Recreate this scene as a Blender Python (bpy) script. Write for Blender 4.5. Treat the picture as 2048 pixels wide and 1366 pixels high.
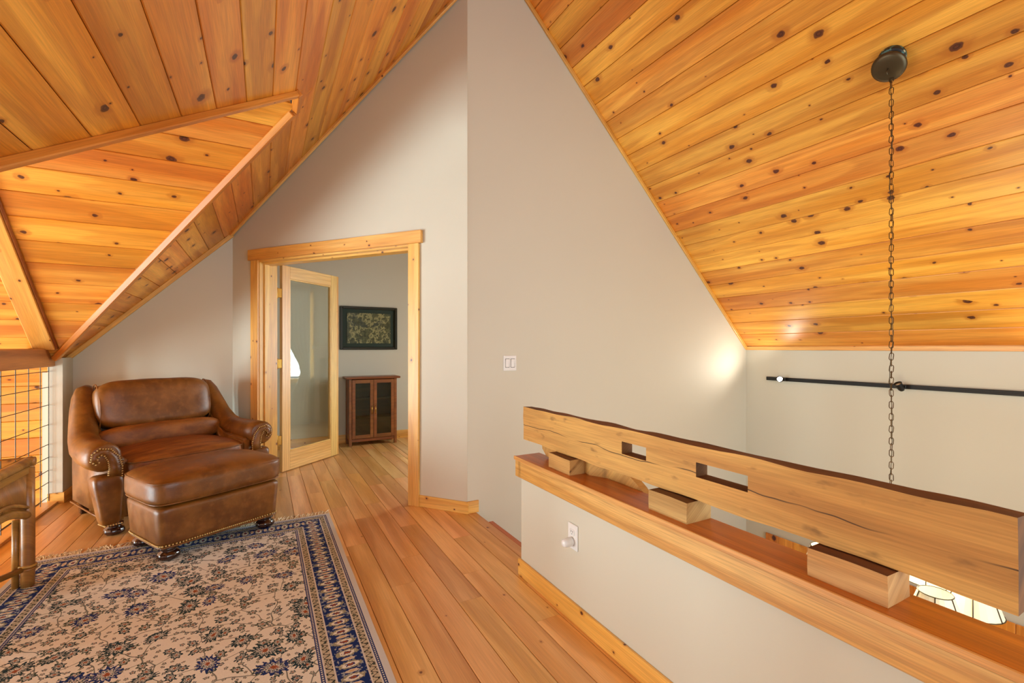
import bpy, bmesh, math, random
from mathutils import Vector, Matrix, noise
random.seed(7)
S = bpy.context.scene
for o in list(bpy.data.objects): bpy.data.objects.remove(o)
COL = S.collection
PI = math.pi
# ------------------------------------------------------------------ camera, world, lights, exposure
YAW = math.radians(28.69)
FW = Vector((math.sin(YAW), math.cos(YAW), 0)); RT = Vector((math.cos(YAW), -math.sin(YAW), 0))
cam = bpy.data.cameras.new('camera'); camo = bpy.data.objects.new('camera', cam); COL.objects.link(camo)
camo.location = (0, 0, 1.25); camo.rotation_euler = (PI/2, 0, -YAW)
cam.sensor_width = 36; cam.lens = 36*910/2048; cam.shift_y = 12/2048; cam.clip_start = .02
S.camera = camo
vs = S.view_settings
vs.view_transform = 'Standard'; vs.look = 'None'; vs.gamma = 1; vs.use_curve_mapping = False
vs.exposure = 0.18
S.cycles.max_bounces = 7; S.cycles.use_adaptive_sampling = True; S.cycles.adaptive_threshold = .08; S.cycles.diffuse_bounces = 4; S.cycles.glossy_bounces = 3; S.cycles.transmission_bounces = 4; S.cycles.caustics_reflective = False; S.cycles.caustics_refractive = False
w = bpy.data.worlds.new('world'); S.world = w; w.use_nodes = True
bg = w.node_tree.nodes['Background']; bg.inputs[0].default_value = (.78, .88, 1, 1); bg.inputs[1].default_value = 1.2

def area(name, loc, direction, sx, sy, power, col=(1, 1, 1), spread=PI):
    l = bpy.data.lights.new(name, 'AREA'); l.shape = 'RECTANGLE'; l.size = sx; l.size_y = sy
    l.energy = power; l.color = col; l.spread = spread
    o = bpy.data.objects.new(name, l); COL.objects.link(o); o.location = loc
    o.rotation_euler = Vector(direction).to_track_quat('-Z', 'Y').to_euler()
    return o
# daylight from the open room and bedroom windows, plus two added fills behind the camera
for yy in (1.85, 3.05, 4.25): area('daylight_great_room', (-6.3, yy, .3), (1, .03, .12), .62, 3.4, 215, (.80, .95, 1))
area('fill_gable', (1.2, -2.05, 1.55), (.05, 1, 0), 3.2, 2.2, 76, (.82, .94, 1))  # added frontal fill from the unseen rear end of the loft
area('fill_stairwell', (3.0, -2.05, .2), (.05, 1, .25), 2.6, 2.6, 64, (.82, .94, 1))  # added lower fill, brightens the stairwell side from behind the camera
area('daylight_bedroom', (3.7, 4.75, 1.5), (-1, .1, -.1), 1.2, 1.5, 130, (.85, .97, 1))

# ------------------------------------------------------------------ helpers
def link(o, parent=None):
    COL.objects.link(o)
    if parent: o.parent = parent
    return o
def tag(o, label=None, cat=None, group=None, kind=None):
    if label: o['label'] = label
    if cat: o['category'] = cat
    if group: o['group'] = group
    if kind: o['kind'] = kind
    return o
def empty(name, loc=(0, 0, 0), rz=0, parent=None):
    o = bpy.data.objects.new(name, None); o.location = loc; o.rotation_euler = (0, 0, rz); o.empty_display_size = .1
    return link(o, parent)
def pyd(name, v, f, mat, parent=None, smooth=False):
    m = bpy.data.meshes.new(name); m.from_pydata([tuple(p) for p in v], [], f); m.update()
    if mat: m.materials.append(mat)
    if smooth:
        for p in m.polygons: p.use_smooth = True
    return link(bpy.data.objects.new(name, m), parent)
def bmo(name, bm, mat, parent=None, smooth=False):
    m = bpy.data.meshes.new(name)
    bmesh.ops.recalc_face_normals(bm, faces=bm.faces)
    bm.to_mesh(m); bm.free()
    if mat: m.materials.append(mat)
    if smooth:
        for p in m.polygons: p.use_smooth = True
    return link(bpy.data.objects.new(name, m), parent)
def frame(o, ex, ey, ez):
    M = Matrix((ex, ey, ez)).transposed().to_4x4(); M.translation = Vector(o); return M
def box_bm(bm, x0, x1, y0, y1, z0, z1, M=None):
    vs = [bm.verts.new(M @ Vector((x, y, z)) if M else (x, y, z)) for x in (x0, x1) for y in (y0, y1) for z in (z0, z1)]
    for f in ((0, 1, 3, 2), (4, 6, 7, 5), (0, 4, 5, 1), (2, 3, 7, 6), (0, 2, 6, 4), (1, 5, 7, 3)):
        bm.faces.new([vs[i] for i in f])
def board(name, o, along, across, L, W, T, mat, parent=None, bev=.003):
    """box: local x along the grain, y across, z thickness; o is the corner"""
    ex = Vector(along).normalized(); ey = Vector(across); ey = (ey - ex*ey.dot(ex)).normalized(); ez = ex.cross(ey)
    bm = bmesh.new(); box_bm(bm, 0, L, 0, W, 0, T)
    if bev: bmesh.ops.bevel(bm, geom=list(bm.edges), offset=min(bev, T*.3), segments=1, affect='EDGES')
    ob = bmo(name, bm, mat); M = frame(o, ex, ey, ez)
    if parent: ob.parent = parent; ob.matrix_parent_inverse = Matrix()
    ob.matrix_basis = M
    return ob
def boxo(name, a, b, mat, parent=None, bev=.003, seg=1):
    bm = bmesh.new()
    c = [(p+q)/2 for p, q in zip(a, b)]; h = [abs(q-p)/2 for p, q in zip(a, b)]
    box_bm(bm, -h[0], h[0], -h[1], h[1], -h[2], h[2])
    if bev: bmesh.ops.bevel(bm, geom=list(bm.edges), offset=bev, segments=seg, affect='EDGES')
    ob = bmo(name, bm, mat, parent); ob.location = c
    return ob
def prism(name, poly, M, t, mat, parent=None):
    """poly: 2-D points in M's x/y plane, extruded by t along z"""
    n = len(poly)
    v = [(p[0], p[1], 0) for p in poly] + [(p[0], p[1], t) for p in poly]
    f = [list(range(n))[::-1], list(range(n, 2*n))] + [[i, (i+1) % n, n+(i+1) % n, n+i] for i in range(n)]
    bm = bmesh.new(); vv = [bm.verts.new(p) for p in v]
    for q in f: bm.faces.new([vv[i] for i in q])
    ob = bmo(name, bm, mat, parent); ob.matrix_basis = M
    return ob
def tube_bm(bm, pts, rad, seg=8, closed=False, cap=True):
    pts = [Vector(p) for p in pts]; n = len(pts); rings = []; up = None
    for i, p in enumerate(pts):
        if closed: d = pts[(i+1) % n]-pts[i-1]
        else: d = pts[min(i+1, n-1)]-pts[max(i-1, 0)]
        d.normalize()
        if up is None:
            up = Vector((0, 0, 1)) if abs(d.z) < .9 else Vector((1, 0, 0))
        s = d.cross(up).normalized(); up = s.cross(d).normalized()
        r = rad[i] if hasattr(rad, '__len__') else rad
        rings.append([bm.verts.new(p + (s*math.cos(a)+up*math.sin(a))*r) for a in [2*PI*k/seg for k in range(seg)]])
    for i in range(n if closed else n-1):
        A = rings[i]; B = rings[(i+1) % n]
        for k in range(seg): bm.faces.new([A[k], A[(k+1) % seg], B[(k+1) % seg], B[k]])
    if cap and not closed:
        bm.faces.new(rings[0][::-1]); bm.faces.new(rings[-1])
def tube(name, pts, rad, mat, parent=None, seg=8, closed=False, smooth=True):
    bm = bmesh.new(); tube_bm(bm, pts, rad, seg, closed); return bmo(name, bm, mat, parent, smooth)
def lathe_bm(bm, prof, seg=24, c=(0, 0, 0), lobes=0, amp=0):
    rings = []
    for r, z in prof:
        rings.append([bm.verts.new((c[0]+r*(1+(amp*abs(math.cos(lobes*a/2)) if lobes and r > .02 else 0))*math.cos(a),
                                    c[1]+r*(1+(amp*abs(math.cos(lobes*a/2)) if lobes and r > .02 else 0))*math.sin(a), c[2]+z)) for a in [2*PI*k/seg for k in range(seg)]])
    for A, B in zip(rings, rings[1:]):
        for k in range(seg): bm.faces.new([A[k], A[(k+1) % seg], B[(k+1) % seg], B[k]])
    if prof[0][0] > 1e-4: bm.faces.new(rings[0][::-1])
    if prof[-1][0] > 1e-4: bm.faces.new(rings[-1])
def lathe(name, prof, mat, parent=None, seg=24, c=(0, 0, 0), smooth=True, lobes=0, amp=0):
    bm = bmesh.new(); lathe_bm(bm, prof, seg, c, lobes, amp); return bmo(name, bm, mat, parent, smooth)
def soft_box(name, size, mat, parent=None, p=5, crown=0, n=12, warp=None, wr=0):
    bm = bmesh.new(); bmesh.ops.create_cube(bm, size=2)
    bmesh.ops.subdivide_edges(bm, edges=list(bm.edges), cuts=n, use_grid_fill=True)
    for v in bm.verts:
        x, y, z = v.co; r = (abs(x)**p+abs(y)**p+abs(z)**p)**(1/p)
        x, y, z = x/r, y/r, z/r
        zz = z*size[2]/2
        if z > 0: zz += crown*(1-x*x)*(1-y*y)*z
        q = Vector((x*size[0]/2, y*size[1]/2, zz))
        if wr: q += Vector((noise.noise(q*7), noise.noise(q*7+Vector((9, 0, 0))), noise.noise(q*7+Vector((0, 9, 0)))))*wr
        v.co = warp(q) if warp else q
    return bmo(name, bm, mat, parent, True)
def copy_tree(o, parent=None):
    c = o.copy(); COL.objects.link(c); c.parent = parent
    for ch in list(o.children): copy_tree(ch, c)
    return c

# ------------------------------------------------------------------ materials
def srgb(r, g, b):
    f = lambda c: (c/255/12.92) if c/255 <= .04045 else ((c/255+.055)/1.055)**2.4
    return (f(r), f(g), f(b), 1)
class NT:
    def __init__(s, name):
        s.m = bpy.data.materials.new(name); s.m.use_nodes = True; s.t = s.m.node_tree
        s.b = s.t.nodes['Principled BSDF']
    def n(s, typ, **kw):
        nd = s.t.nodes.new('ShaderNode'+typ)
        for k, v in kw.items(): setattr(nd, k, v)
        return nd
    def put(s, inp, val):
        if hasattr(val, 'is_output') or isinstance(val, bpy.types.NodeSocket): s.t.links.new(val, inp)
        elif val is not None: inp.default_value = val
    def math(s, op, a, b=None, c=None, clamp=False):
        nd = s.n('Math', operation=op); nd.use_clamp = clamp
        s.put(nd.inputs[0], a); s.put(nd.inputs[1], b); s.put(nd.inputs[2], c); return nd.outputs[0]
    def comb(s, x, y, z=0.0):
        nd = s.n('CombineXYZ'); s.put(nd.inputs[0], x); s.put(nd.inputs[1], y); s.put(nd.inputs[2], z); return nd.outputs[0]
    def sep(s, v):
        nd = s.n('SeparateXYZ'); s.put(nd.inputs[0], v); return nd.outputs
    def vmath(s, op, a, b=None):
        nd = s.n('VectorMath', operation=op); s.put(nd.inputs[0], a); s.put(nd.inputs[1], b); return nd.outputs[0]
    def mix(s, f, a, b, blend='MIX'):
        nd = s.n('Mix', data_type='RGBA', blend_type=blend); s.put(nd.inputs[0], f); s.put(nd.inputs[6], a); s.put(nd.inputs[7], b); return nd.outputs[2]
    def rng(s, v, a, b, c=0.0, d=1.0, smooth=False):
        nd = s.n('MapRange', interpolation_type='SMOOTHSTEP' if smooth else 'LINEAR'); nd.clamp = True
        for i, q in enumerate((v, a, b, c, d)): s.put(nd.inputs[i], q)
        return nd.outputs[0]
    def noise(s, v, scale, detail=2, rough=.5, dim='3D'):
        nd = s.n('TexNoise', noise_dimensions=dim); s.put(nd.inputs['Vector'], v); nd.inputs['Scale'].default_value = scale
        nd.inputs['Detail'].default_value = detail; nd.inputs['Roughness'].default_value = rough; return nd.outputs[0]
    def n_color(s, v, scale):
        nd = s.n('TexNoise'); s.put(nd.inputs['Vector'], v); nd.inputs['Scale'].default_value = scale; nd.inputs['Detail'].default_value = 1; return nd.outputs['Color']
    def obj(s): return s.n('TexCoord').outputs['Object']
    def rand(s): return s.n('ObjectInfo').outputs['Random']
    def bump(s, h, strength=.2, dist=.01):
        nd = s.n('Bump'); nd.inputs['Strength'].default_value = strength; nd.inputs['Distance'].default_value = dist
        s.put(nd.inputs['Height'], h); s.put(s.b.inputs['Normal'], nd.outputs[0])
    def set(s, **kw):
        for k, v in kw.items(): s.put(s.b.inputs[k.replace('_', ' ')], v)
        return s.m
def plain(name, col, rough=.6, metal=0, **kw):
    t = NT(name); return t.set(Base_Color=col, Roughness=rough, Metallic=metal, **kw)
def wood(name, light, mid, dark, knotc, dens=.45, cell=(.3, .17), rk=.016, rough=.38, var=.3, gf=60, band=.5, coat=.15, fiber=.12, sap=.35):
    t = NT(name); r = t.rand()
    p = t.vmath('ADD', t.obj(), t.comb(t.math('MULTIPLY', r, 91.3), t.math('MULTIPLY', r, 37.7), t.math('MULTIPLY', r, 11.1)))
    x, y, z = t.sep(p)
    yz = t.math('ADD', y, t.math('MULTIPLY', z, .8))
    k = t.comb(t.math('DIVIDE', x, cell[0]), t.math('DIVIDE', yz, cell[1]))
    vo = t.n('TexVoronoi', voronoi_dimensions='2D'); t.put(vo.inputs['Vector'], k); vo.inputs['Scale'].default_value = 1; vo.inputs['Randomness'].default_value = 1
    d = t.sep(t.vmath('MULTIPLY', t.vmath('SUBTRACT', k, vo.outputs['Position']), (cell[0]*.72, cell[1], 0)))
    dist = t.math('SQRT', t.math('ADD', t.math('POWER', d[0], 2), t.math('POWER', d[1], 2)))
    dist = t.math('ADD', dist, t.math('MULTIPLY', t.math('SUBTRACT', t.noise(p, 55, 0), .5), .008))
    cr = t.n('SeparateColor'); t.put(cr.inputs[0], vo.outputs['Color'])
    act = t.math('GREATER_THAN', cr.outputs[0], 1-dens)
    rad = t.rng(t.math('POWER', cr.outputs[1], 2.2), 0, 1, .0035, rk)
    rel = t.math('DIVIDE', dist, rad)
    knot = t.math('MULTIPLY', t.rng(rel, .8, 1.15, 1, 0, True), act)
    halo = t.math('MULTIPLY', t.rng(rel, 1, 3.2, 1, 0, True), act)
    n1 = t.noise(t.comb(t.math('MULTIPLY', x, .55), t.math('MULTIPLY', yz, 5), z), 1, 2)
    fld = t.math('ADD', t.math('MULTIPLY', yz, gf), t.math('MULTIPLY', n1, 26))
    fld = t.math('ADD', fld, t.math('MULTIPLY', halo, 5))
    sn = t.math('ADD', t.math('MULTIPLY', t.math('SINE', fld), .5), .5)
    sn = t.math('POWER', sn, 2.0)
    n2 = t.noise(t.comb(t.math('MULTIPLY', x, .7), t.math('MULTIPLY', yz, 9), z), 1, 2)
    col = t.mix(t.rng(n2, .35, .72, 0, 1, True), mid, light)
    # heartwood streaks
    n3 = t.noise(t.comb(t.math('MULTIPLY', x, .9), t.math('MULTIPLY', yz, 12), t.math('MULTIPLY', r, 7)), 1, 0)
    col = t.mix(t.math('MULTIPLY', t.rng(n3, .56, .62, 0, 1, True), sap), col, dark)
    col = t.mix(t.math('MULTIPLY', sn, band), col, dark)
    fb = t.noise(t.comb(t.math('MULTIPLY', x, 7), t.math('MULTIPLY', yz, 230), z), 1, 1)
    fv = t.rng(fb, .3, .7, 1-fiber, 1+fiber)
    col = t.mix(1.0, col, t.comb(fv, fv, fv), 'MULTIPLY')
    col = t.mix(t.math('MULTIPLY', halo, .55), col, dark)
    kc = t.mix(t.rng(t.math('SINE', t.math('MULTIPLY', rel, 11)), -1, 1, 0, .8), knotc, (knotc[0]*3.2, knotc[1]*2.6, knotc[2]*2.2, 1))
    col = t.mix(knot, col, kc)
    hv = t.n('HueSaturation'); r2 = t.math('FRACT', t.math('MULTIPLY', r, 17.31))
    t.put(hv.inputs['Value'], t.rng(r2, 0, 1, 1-var/2, 1+var/2)); t.put(hv.inputs['Hue'], t.rng(t.math('FRACT', t.math('MULTIPLY', r, 53.7)), 0, 1, .492, .508)); t.put(hv.inputs['Color'], col)
    t.set(Base_Color=hv.outputs[0], Roughness=rough, Specular_IOR_Level=.5+coat)
    return t.m
KN = srgb(62, 28, 12)
M_pine = wood('honey_pine', srgb(234, 168, 70), srgb(214, 134, 40), srgb(172, 90, 18), KN, dens=.66, cell=(.25, .15), rk=.021, gf=70, band=.22)
M_trim = wood('pine_trim', srgb(236, 190, 108), srgb(222, 164, 74), srgb(188, 118, 42), KN, dens=.45, cell=(.2, .09), rk=.008, gf=110, band=.25, var=.12)
M_door = wood('clear_pine_door', srgb(236, 196, 122), srgb(222, 172, 94), srgb(196, 136, 62), KN, dens=.0, gf=190, band=.4, var=.08, sap=.1)
M_floor = wood('oak_floor', srgb(232, 190, 128), srgb(212, 160, 92), srgb(176, 118, 56), srgb(80, 45, 26), dens=.3, cell=(.5, .2), rk=.008, gf=55, band=.22, var=.34, rough=.34, coat=.2, fiber=.08)
M_oak = wood('oak_cap', srgb(218, 172, 104), srgb(204, 148, 76), srgb(164, 102, 42), KN, dens=0, gf=120, band=.4, var=.06, fiber=.16, sap=.15)
M_oakdk = wood('oak_cap_top', srgb(200, 120, 28), srgb(180, 100, 16), srgb(140, 70, 8), KN, dens=0, gf=110, band=.3, var=.06, fiber=.14, rough=.33)
M_beamold = wood('old_hewn_wood', srgb(208, 162, 88), srgb(190, 136, 68), srgb(148, 94, 40), srgb(60, 38, 20), dens=.25, cell=(.5, .2), rk=.014, gf=50, band=.2, var=.05, rough=.75, coat=0, fiber=.12, sap=.3)
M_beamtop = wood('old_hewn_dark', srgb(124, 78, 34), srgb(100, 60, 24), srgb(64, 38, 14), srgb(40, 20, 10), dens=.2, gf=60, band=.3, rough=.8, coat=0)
M_block = wood('block_wood', srgb(208, 166, 106), srgb(190, 142, 80), srgb(148, 98, 46), srgb(60, 34, 18), dens=.35, cell=(.12, .1), rk=.008, gf=70, band=.25, rough=.75, coat=0)
M_rim = wood('pine_rim', srgb(220, 156, 68), srgb(200, 128, 44), srgb(164, 90, 22), KN, dens=.3, cell=(.3, .1), rk=.007, gf=90, band=.25, var=.1)  # pine tone deepened, shade on the opening's rim boards put into the colour
M_timber = wood('timber', srgb(186, 116, 56), srgb(160, 92, 40), srgb(116, 60, 24), KN, dens=.4, cell=(.35, .2), gf=60, band=.3, rough=.5)
M_cab = wood('cabinet_wood', srgb(150, 92, 44), srgb(130, 74, 32), srgb(96, 50, 20), KN, dens=0, gf=150, band=.3, var=.05)
M_rattan = wood('rattan', srgb(186, 138, 68), srgb(156, 108, 48), srgb(104, 68, 26), srgb(60, 34, 16), dens=.3, cell=(.14, .2), rk=.008, gf=90, band=.25, var=.1, rough=.35)
def crack(m, y0, amp, w):
    nt = m.node_tree; t = NT.__new__(NT); t.m = m; t.t = nt; t.b = nt.nodes['Principled BSDF']
    src = t.b.inputs['Base Color'].links[0].from_socket; x, y, z = t.sep(t.obj())
    wob = t.math('MULTIPLY', t.math('SUBTRACT', t.noise(t.comb(t.math('MULTIPLY', x, 2.2), 0.0, 0.0), 1, 3), .5), amp)
    d = t.math('ABSOLUTE', t.math('SUBTRACT', t.math('SUBTRACT', y, y0), wob))
    k = t.math('MULTIPLY', t.rng(d, w*.5, w, 1, 0), t.rng(t.noise(t.comb(t.math('MULTIPLY', x, 3.1), 2.0, 0.0), 1, 1), .42, .5))
    st = t.rng(t.noise(t.comb(t.math('MULTIPLY', x, 9), t.math('MULTIPLY', y, 22), 1.0), 1, 3), .62, .74, 0, .6)
    c = t.mix(st, src, srgb(96, 66, 34)); t.put(t.b.inputs['Base Color'], t.mix(t.math('MULTIPLY', k, .9), c, srgb(52, 32, 16)))
crack(M_beamold, .085, .09, .0022)
def wallpaint(name, c):
    t = NT(name); nz = t.noise(t.obj(), 420, 2); t.bump(nz, .04, .002)
    v = t.noise(t.obj(), .9, 2); col = t.mix(t.rng(v, .3, .7), c, tuple(q*.97 for q in c[:3])+(1,))
    return t.set(Base_Color=col, Roughness=.62)
M_wall = wallpaint('wall_paint', srgb(203, 199, 182))
M_white = plain('white_plastic', srgb(226, 226, 224), .35)
M_slot = plain('slot_dark', srgb(40, 36, 34), .6)
M_black = plain('black_metal', srgb(24, 22, 20), .45, .3)
M_bronze = plain('dark_bronze', srgb(84, 74, 54), .42, .8)
M_chain = plain('chain_bronze', srgb(96, 72, 44), .4, .85)
M_brass = plain('brass', srgb(206, 166, 84), .25, 1)
M_nail = plain('antique_nail', srgb(204, 176, 116), .4, .6)
M_wire = plain('wire_dark', srgb(74, 70, 58), .5, .6)
M_dark = plain('deck_dark', srgb(60, 40, 24), .8)
M_bun = plain('mahogany_gloss', srgb(46, 20, 14), .14, 0, Coat_Weight=.6)
M_frame = plain('picture_frame_dark', srgb(40, 40, 30), .35)
M_mat = plain('picture_mat_green', srgb(38, 52, 42), .8)
M_curtain = plain('curtain_white', srgb(236, 240, 238), .8)
M_basket = plain('basket', srgb(190, 170, 130), .8)
def leather():
    t = NT('brown_leather'); o = t.n('TexCoord').outputs['Object']
    n = t.noise(o, 6, 4, .6); n2 = t.noise(o, 26, 3); fine = t.noise(o, 330, 2)
    c = t.mix(t.rng(n, .3, .72, 0, 1, True), srgb(96, 54, 12), srgb(134, 84, 24))
    c = t.mix(t.math('MULTIPLY', t.rng(n2, .5, .75, 0, 1, True), .3), c, srgb(156, 102, 48))
    t.bump(t.math('ADD', fine, t.math('MULTIPLY', n2, 1.6)), .16, .004)
    return t.set(Base_Color=c, Roughness=t.rng(n, .3, .7, .30, .46), Specular_IOR_Level=.6)
M_leather = leather()
def suede():
    t = NT('worn_leather'); o = t.obj()
    n = t.noise(t.comb(*[t.math('MULTIPLY', a, b) for a, b in zip(t.sep(o), (3, 14, 6))]), 1.4, 4, .65); fine = t.noise(o, 260, 2)
    c = t.mix(t.rng(n, .3, .72, 0, 1, True), srgb(108, 58, 16), srgb(154, 96, 36))
    t.bump(t.math('ADD', fine, t.math('MULTIPLY', n, 2)), .14, .004)
    return t.set(Base_Color=c, Roughness=.5)
M_suede = suede()
def glass_mat(name, tint=(1, 1, 1, 1), ref=.5):
    t = NT(name); t.t.nodes.remove(t.b)
    out = t.t.nodes['Material Output']; tr = t.n('BsdfTransparent'); tr.inputs[0].default_value = tint
    gl = t.n('BsdfGlossy'); gl.inputs['Roughness'].default_value = .01
    lw = t.n('LayerWeight'); lw.inputs[0].default_value = .5
    f = t.math('MULTIPLY', t.math('ADD', .045, t.math('MULTIPLY', t.math('POWER', lw.outputs['Facing'], 3.0), .6)), ref, clamp=True)
    mx = t.n('MixShader'); t.put(mx.inputs[0], f); t.put(mx.inputs[1], tr.outputs[0]); t.put(mx.inputs[2], gl.outputs[0])
    t.t.links.new(mx.outputs[0], out.inputs[0]); return t.m
M_glass = glass_mat('door_glass', (.95, .98, .95, 1), 1.1)
M_cabglass = glass_mat('cabinet_glass', (.62, .7, .66, 1), 1.2)
M_topglass = glass_mat('table_glass', (.86, .95, .9, 1), 1.2)
def emit(name, col, st):
    t = NT(name); return t.set(Base_Color=(0, 0, 0, 1), Emission_Color=col, Emission_Strength=st)
M_lens = emit('lamp_lens', (1, .95, .85, 1), 45)
M_shade = plain('mica_shade', srgb(238, 230, 196), .4, 0, Emission_Color=srgb(255, 240, 196), Emission_Strength=.2)
M_bulb = emit('bulb', (1, .95, .9, 1), 3)
def print_mat():
    t = NT('aerial_print'); o = t.obj(); n = t.noise(o, 6, 6, .65); m = t.noise(o, 22, 5, .7)
    c = t.mix(t.rng(m, .35, .7), srgb(34, 42, 30), srgb(104, 106, 70))
    riv = t.math('ABSOLUTE', t.math('SUBTRACT', n, .5)); c = t.mix(t.rng(riv, .012, .035, .8, 0), c, srgb(164, 158, 110))
    b = t.math('ABSOLUTE', t.math('SUBTRACT', t.noise(o, 4, 4), .42)); c = t.mix(t.rng(b, 0, .05, .5, 0), c, srgb(52, 62, 64))
    return t.set(Base_Color=c, Roughness=.3)
M_print = print_mat()
def patina():
    t = NT('patina_box'); n = t.noise(t.obj(), 38, 3)
    c = t.mix(t.rng(n, .5, .54), srgb(18, 18, 18), srgb(60, 104, 96)); c = t.mix(t.rng(n, .62, .64), c, srgb(210, 190, 150))
    return t.set(Base_Color=c, Roughness=.5)
M_patina = patina()

def rug_mat(hx, hy):
    t = NT('persian_rug'); o = t.obj(); x, y, _ = t.sep(o)
    A = lambda a, b: t.math('ADD', a, b); B = lambda a, b: t.math('SUBTRACT', a, b); Mu = lambda a, b: t.math('MULTIPLY', a, b)
    wob = B(t.noise(o, 120, 1), .5)
    ex = B(hx, t.math('ABSOLUTE', x)); ey = B(hy, t.math('ABSOLUTE', y))
    e = t.math('MINIMUM', ex, ey); side = t.math('LESS_THAN', ex, ey)
    al = A(Mu(side, y), Mu(B(1, side), x))
    cream = srgb(224, 223, 215); navy = srgb(30, 50, 108); olive = srgb(62, 76, 70); rust = srgb(150, 84, 58); tan = srgb(204, 172, 130); grey = srgb(206, 205, 202); teal = srgb(38, 62, 72)
    spk = t.noise(o, 150, 1)
    col = cream
    # vines
    def vines(col, cell, off, w, f):
        wv = t.vmath('ADD', o, t.vmath('MULTIPLY', t.vmath('SUBTRACT', t.n_color(o, 7), (.5, .5, .5)), (.09, .09, 0)))
        vo = t.n('TexVoronoi', voronoi_dimensions='2D', feature='DISTANCE_TO_EDGE'); t.put(vo.inputs['Vector'], t.vmath('ADD', t.vmath('MULTIPLY', wv, (1/cell, 1/cell, 0)), off)); vo.inputs['Scale'].default_value = 1
        return t.mix(Mu(t.rng(vo.outputs['Distance'], w/cell, 1.6*w/cell, 1, 0), f), col, olive)
    col = vines(col, .15, (2, 5, 0), .0016, .8)
    def flowers(col, cell, r0, n, off, dens, dk, mid, core, stretch=1.0):
        k = t.vmath('ADD', t.vmath('MULTIPLY', o, (1/cell, stretch/cell, 0)), off)
        vo = t.n('TexVoronoi', voronoi_dimensions='2D'); t.put(vo.inputs['Vector'], k); vo.inputs['Scale'].default_value = 1; vo.inputs['Randomness'].default_value = .75
        d = t.sep(t.vmath('MULTIPLY', B_v(k, vo.outputs['Position']), (cell, cell, 0)))
        cc = t.n('SeparateColor'); t.put(cc.inputs[0], vo.outputs['Color'])
        ang = Mu(cc.outputs[2], 6.28)
        ca = t.math('COSINE', ang); sa = t.math('SINE', ang)
        dx = A(Mu(d[0], ca), Mu(d[1], sa)); dy = Mu(B(Mu(d[1], ca), Mu(d[0], sa)), t.rng(cc.outputs[1], 0, 1, 1.0, 1.7))
        r = t.math('SQRT', A(Mu(dx, dx), Mu(dy, dy))); th = t.math('ARCTAN2', dy, dx)
        R = Mu(A(.84, Mu(t.math('COSINE', Mu(th, n)), .16)), t.rng(cc.outputs[0], 0, 1, r0*.6, r0))
        rr = A(t.math('DIVIDE', r, R), Mu(wob, .6))
        act = t.math('GREATER_THAN', cc.outputs[1], 1-dens)
        inside = Mu(t.math('LESS_THAN', rr, 1.0), act)
        c = t.mix(t.math('GREATER_THAN', cc.outputs[2], .5), dk[0], dk[1])
        pet = t.math('GREATER_THAN', t.math('COSINE', A(Mu(th, n), Mu(rr, 4))), .1)
        c = t.mix(Mu(t.math('LESS_THAN', rr, .66), A(.55, Mu(pet, .45))), c, mid)
        c = t.mix(Mu(t.math('LESS_THAN', rr, .52), t.math('GREATER_THAN', rr, .40)), c, dk[0]); c = t.mix(t.math('LESS_THAN', rr, .24), c, core)
        return t.mix(inside, col, c)
    def B_v(a, b): return t.vmath('SUBTRACT', a, b)
    col = flowers(col, .036, .0135, 5, (3.3, 1.7, 0), .9, (olive, teal), cream, rust)
    col = flowers(col, .076, .035, 7, (7.7, 2.1, 0), .92, (teal, olive), cream, rust)
    col = flowers(col, .165, .078, 13, (1.2, 9.4, 0), .85, (teal, navy), cream, rust)
    col = t.mix(t.rng(spk, .66, .78, 0, .2), col, olive)
    # borders
    def band(a, b): return Mu(t.math('GREATER_THAN', e, a), t.math('LESS_THAN', e, b))
    def dots(col, a, b):
        f = t.math('FRACT', t.math('DIVIDE', al, .0125)); dd = Mu(t.math('GREATER_THAN', f, .45), band(a+.004, b-.004))
        c = t.mix(dd, navy, grey); return t.mix(band(a, b), col, c)
    def guard(col, a, b):
        m = (a+b)/2; sn = Mu(t.math('SINE', Mu(al, 2*PI/.032)), .010)
        z = t.math('LESS_THAN', t.math('ABSOLUTE', A(B(B(e, m), sn), Mu(wob, .004))), .0028)
        fl = t.math('GREATER_THAN', t.noise(o, 95, 1), .60)
        c = t.mix(fl, srgb(186, 178, 158), olive); c = t.mix(z, c, srgb(40, 44, 50))
        edge = t.math('GREATER_THAN', t.math('ABSOLUTE', B(e, m)), (b-a)/2-.006); c = t.mix(edge, c, grey)
        return t.mix(band(a, b), col, c)
    def mainb(col, a, b):
        m = (a+b)/2; per = .078
        u = Mu(B(t.math('FRACT', t.math('DIVIDE', al, per)), .5), per); u2 = Mu(B(t.math('FRACT', A(t.math('DIVIDE', al, per), .5)), .5), per)
        v = B(e, m)
        def el(uu, ru, rv): 
            q = A(Mu(t.math('DIVIDE', uu, ru), t.math('DIVIDE', uu, ru)), Mu(t.math('DIVIDE', v, rv), t.math('DIVIDE', v, rv)))
            return A(t.math('SQRT', q), Mu(wob, .7))
        q = el(u, .022, .044); q2 = el(u2, .0095, .026)
        c = t.mix(t.math('GREATER_THAN', t.noise(o, 75, 1), .60), navy, srgb(150, 160, 170))
        c = t.mix(t.math('LESS_THAN', q, 1.0), c, srgb(150, 150, 130)); c = t.mix(t.math('LESS_THAN', q, .72), c, cream)
        c = t.mix(t.math('LESS_THAN', q, .40), c, navy); c = t.mix(t.math('LESS_THAN', q, .25), c, rust)
        c = t.mix(t.math('LESS_THAN', q2, 1.0), c, srgb(206, 196, 180)); c = t.mix(t.math('LESS_THAN', q2, .45), c, tan)
        return t.mix(band(a, b), col, c)
    col = t.mix(t.math('LESS_THAN', e, .026), col, srgb(202, 205, 208))
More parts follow.
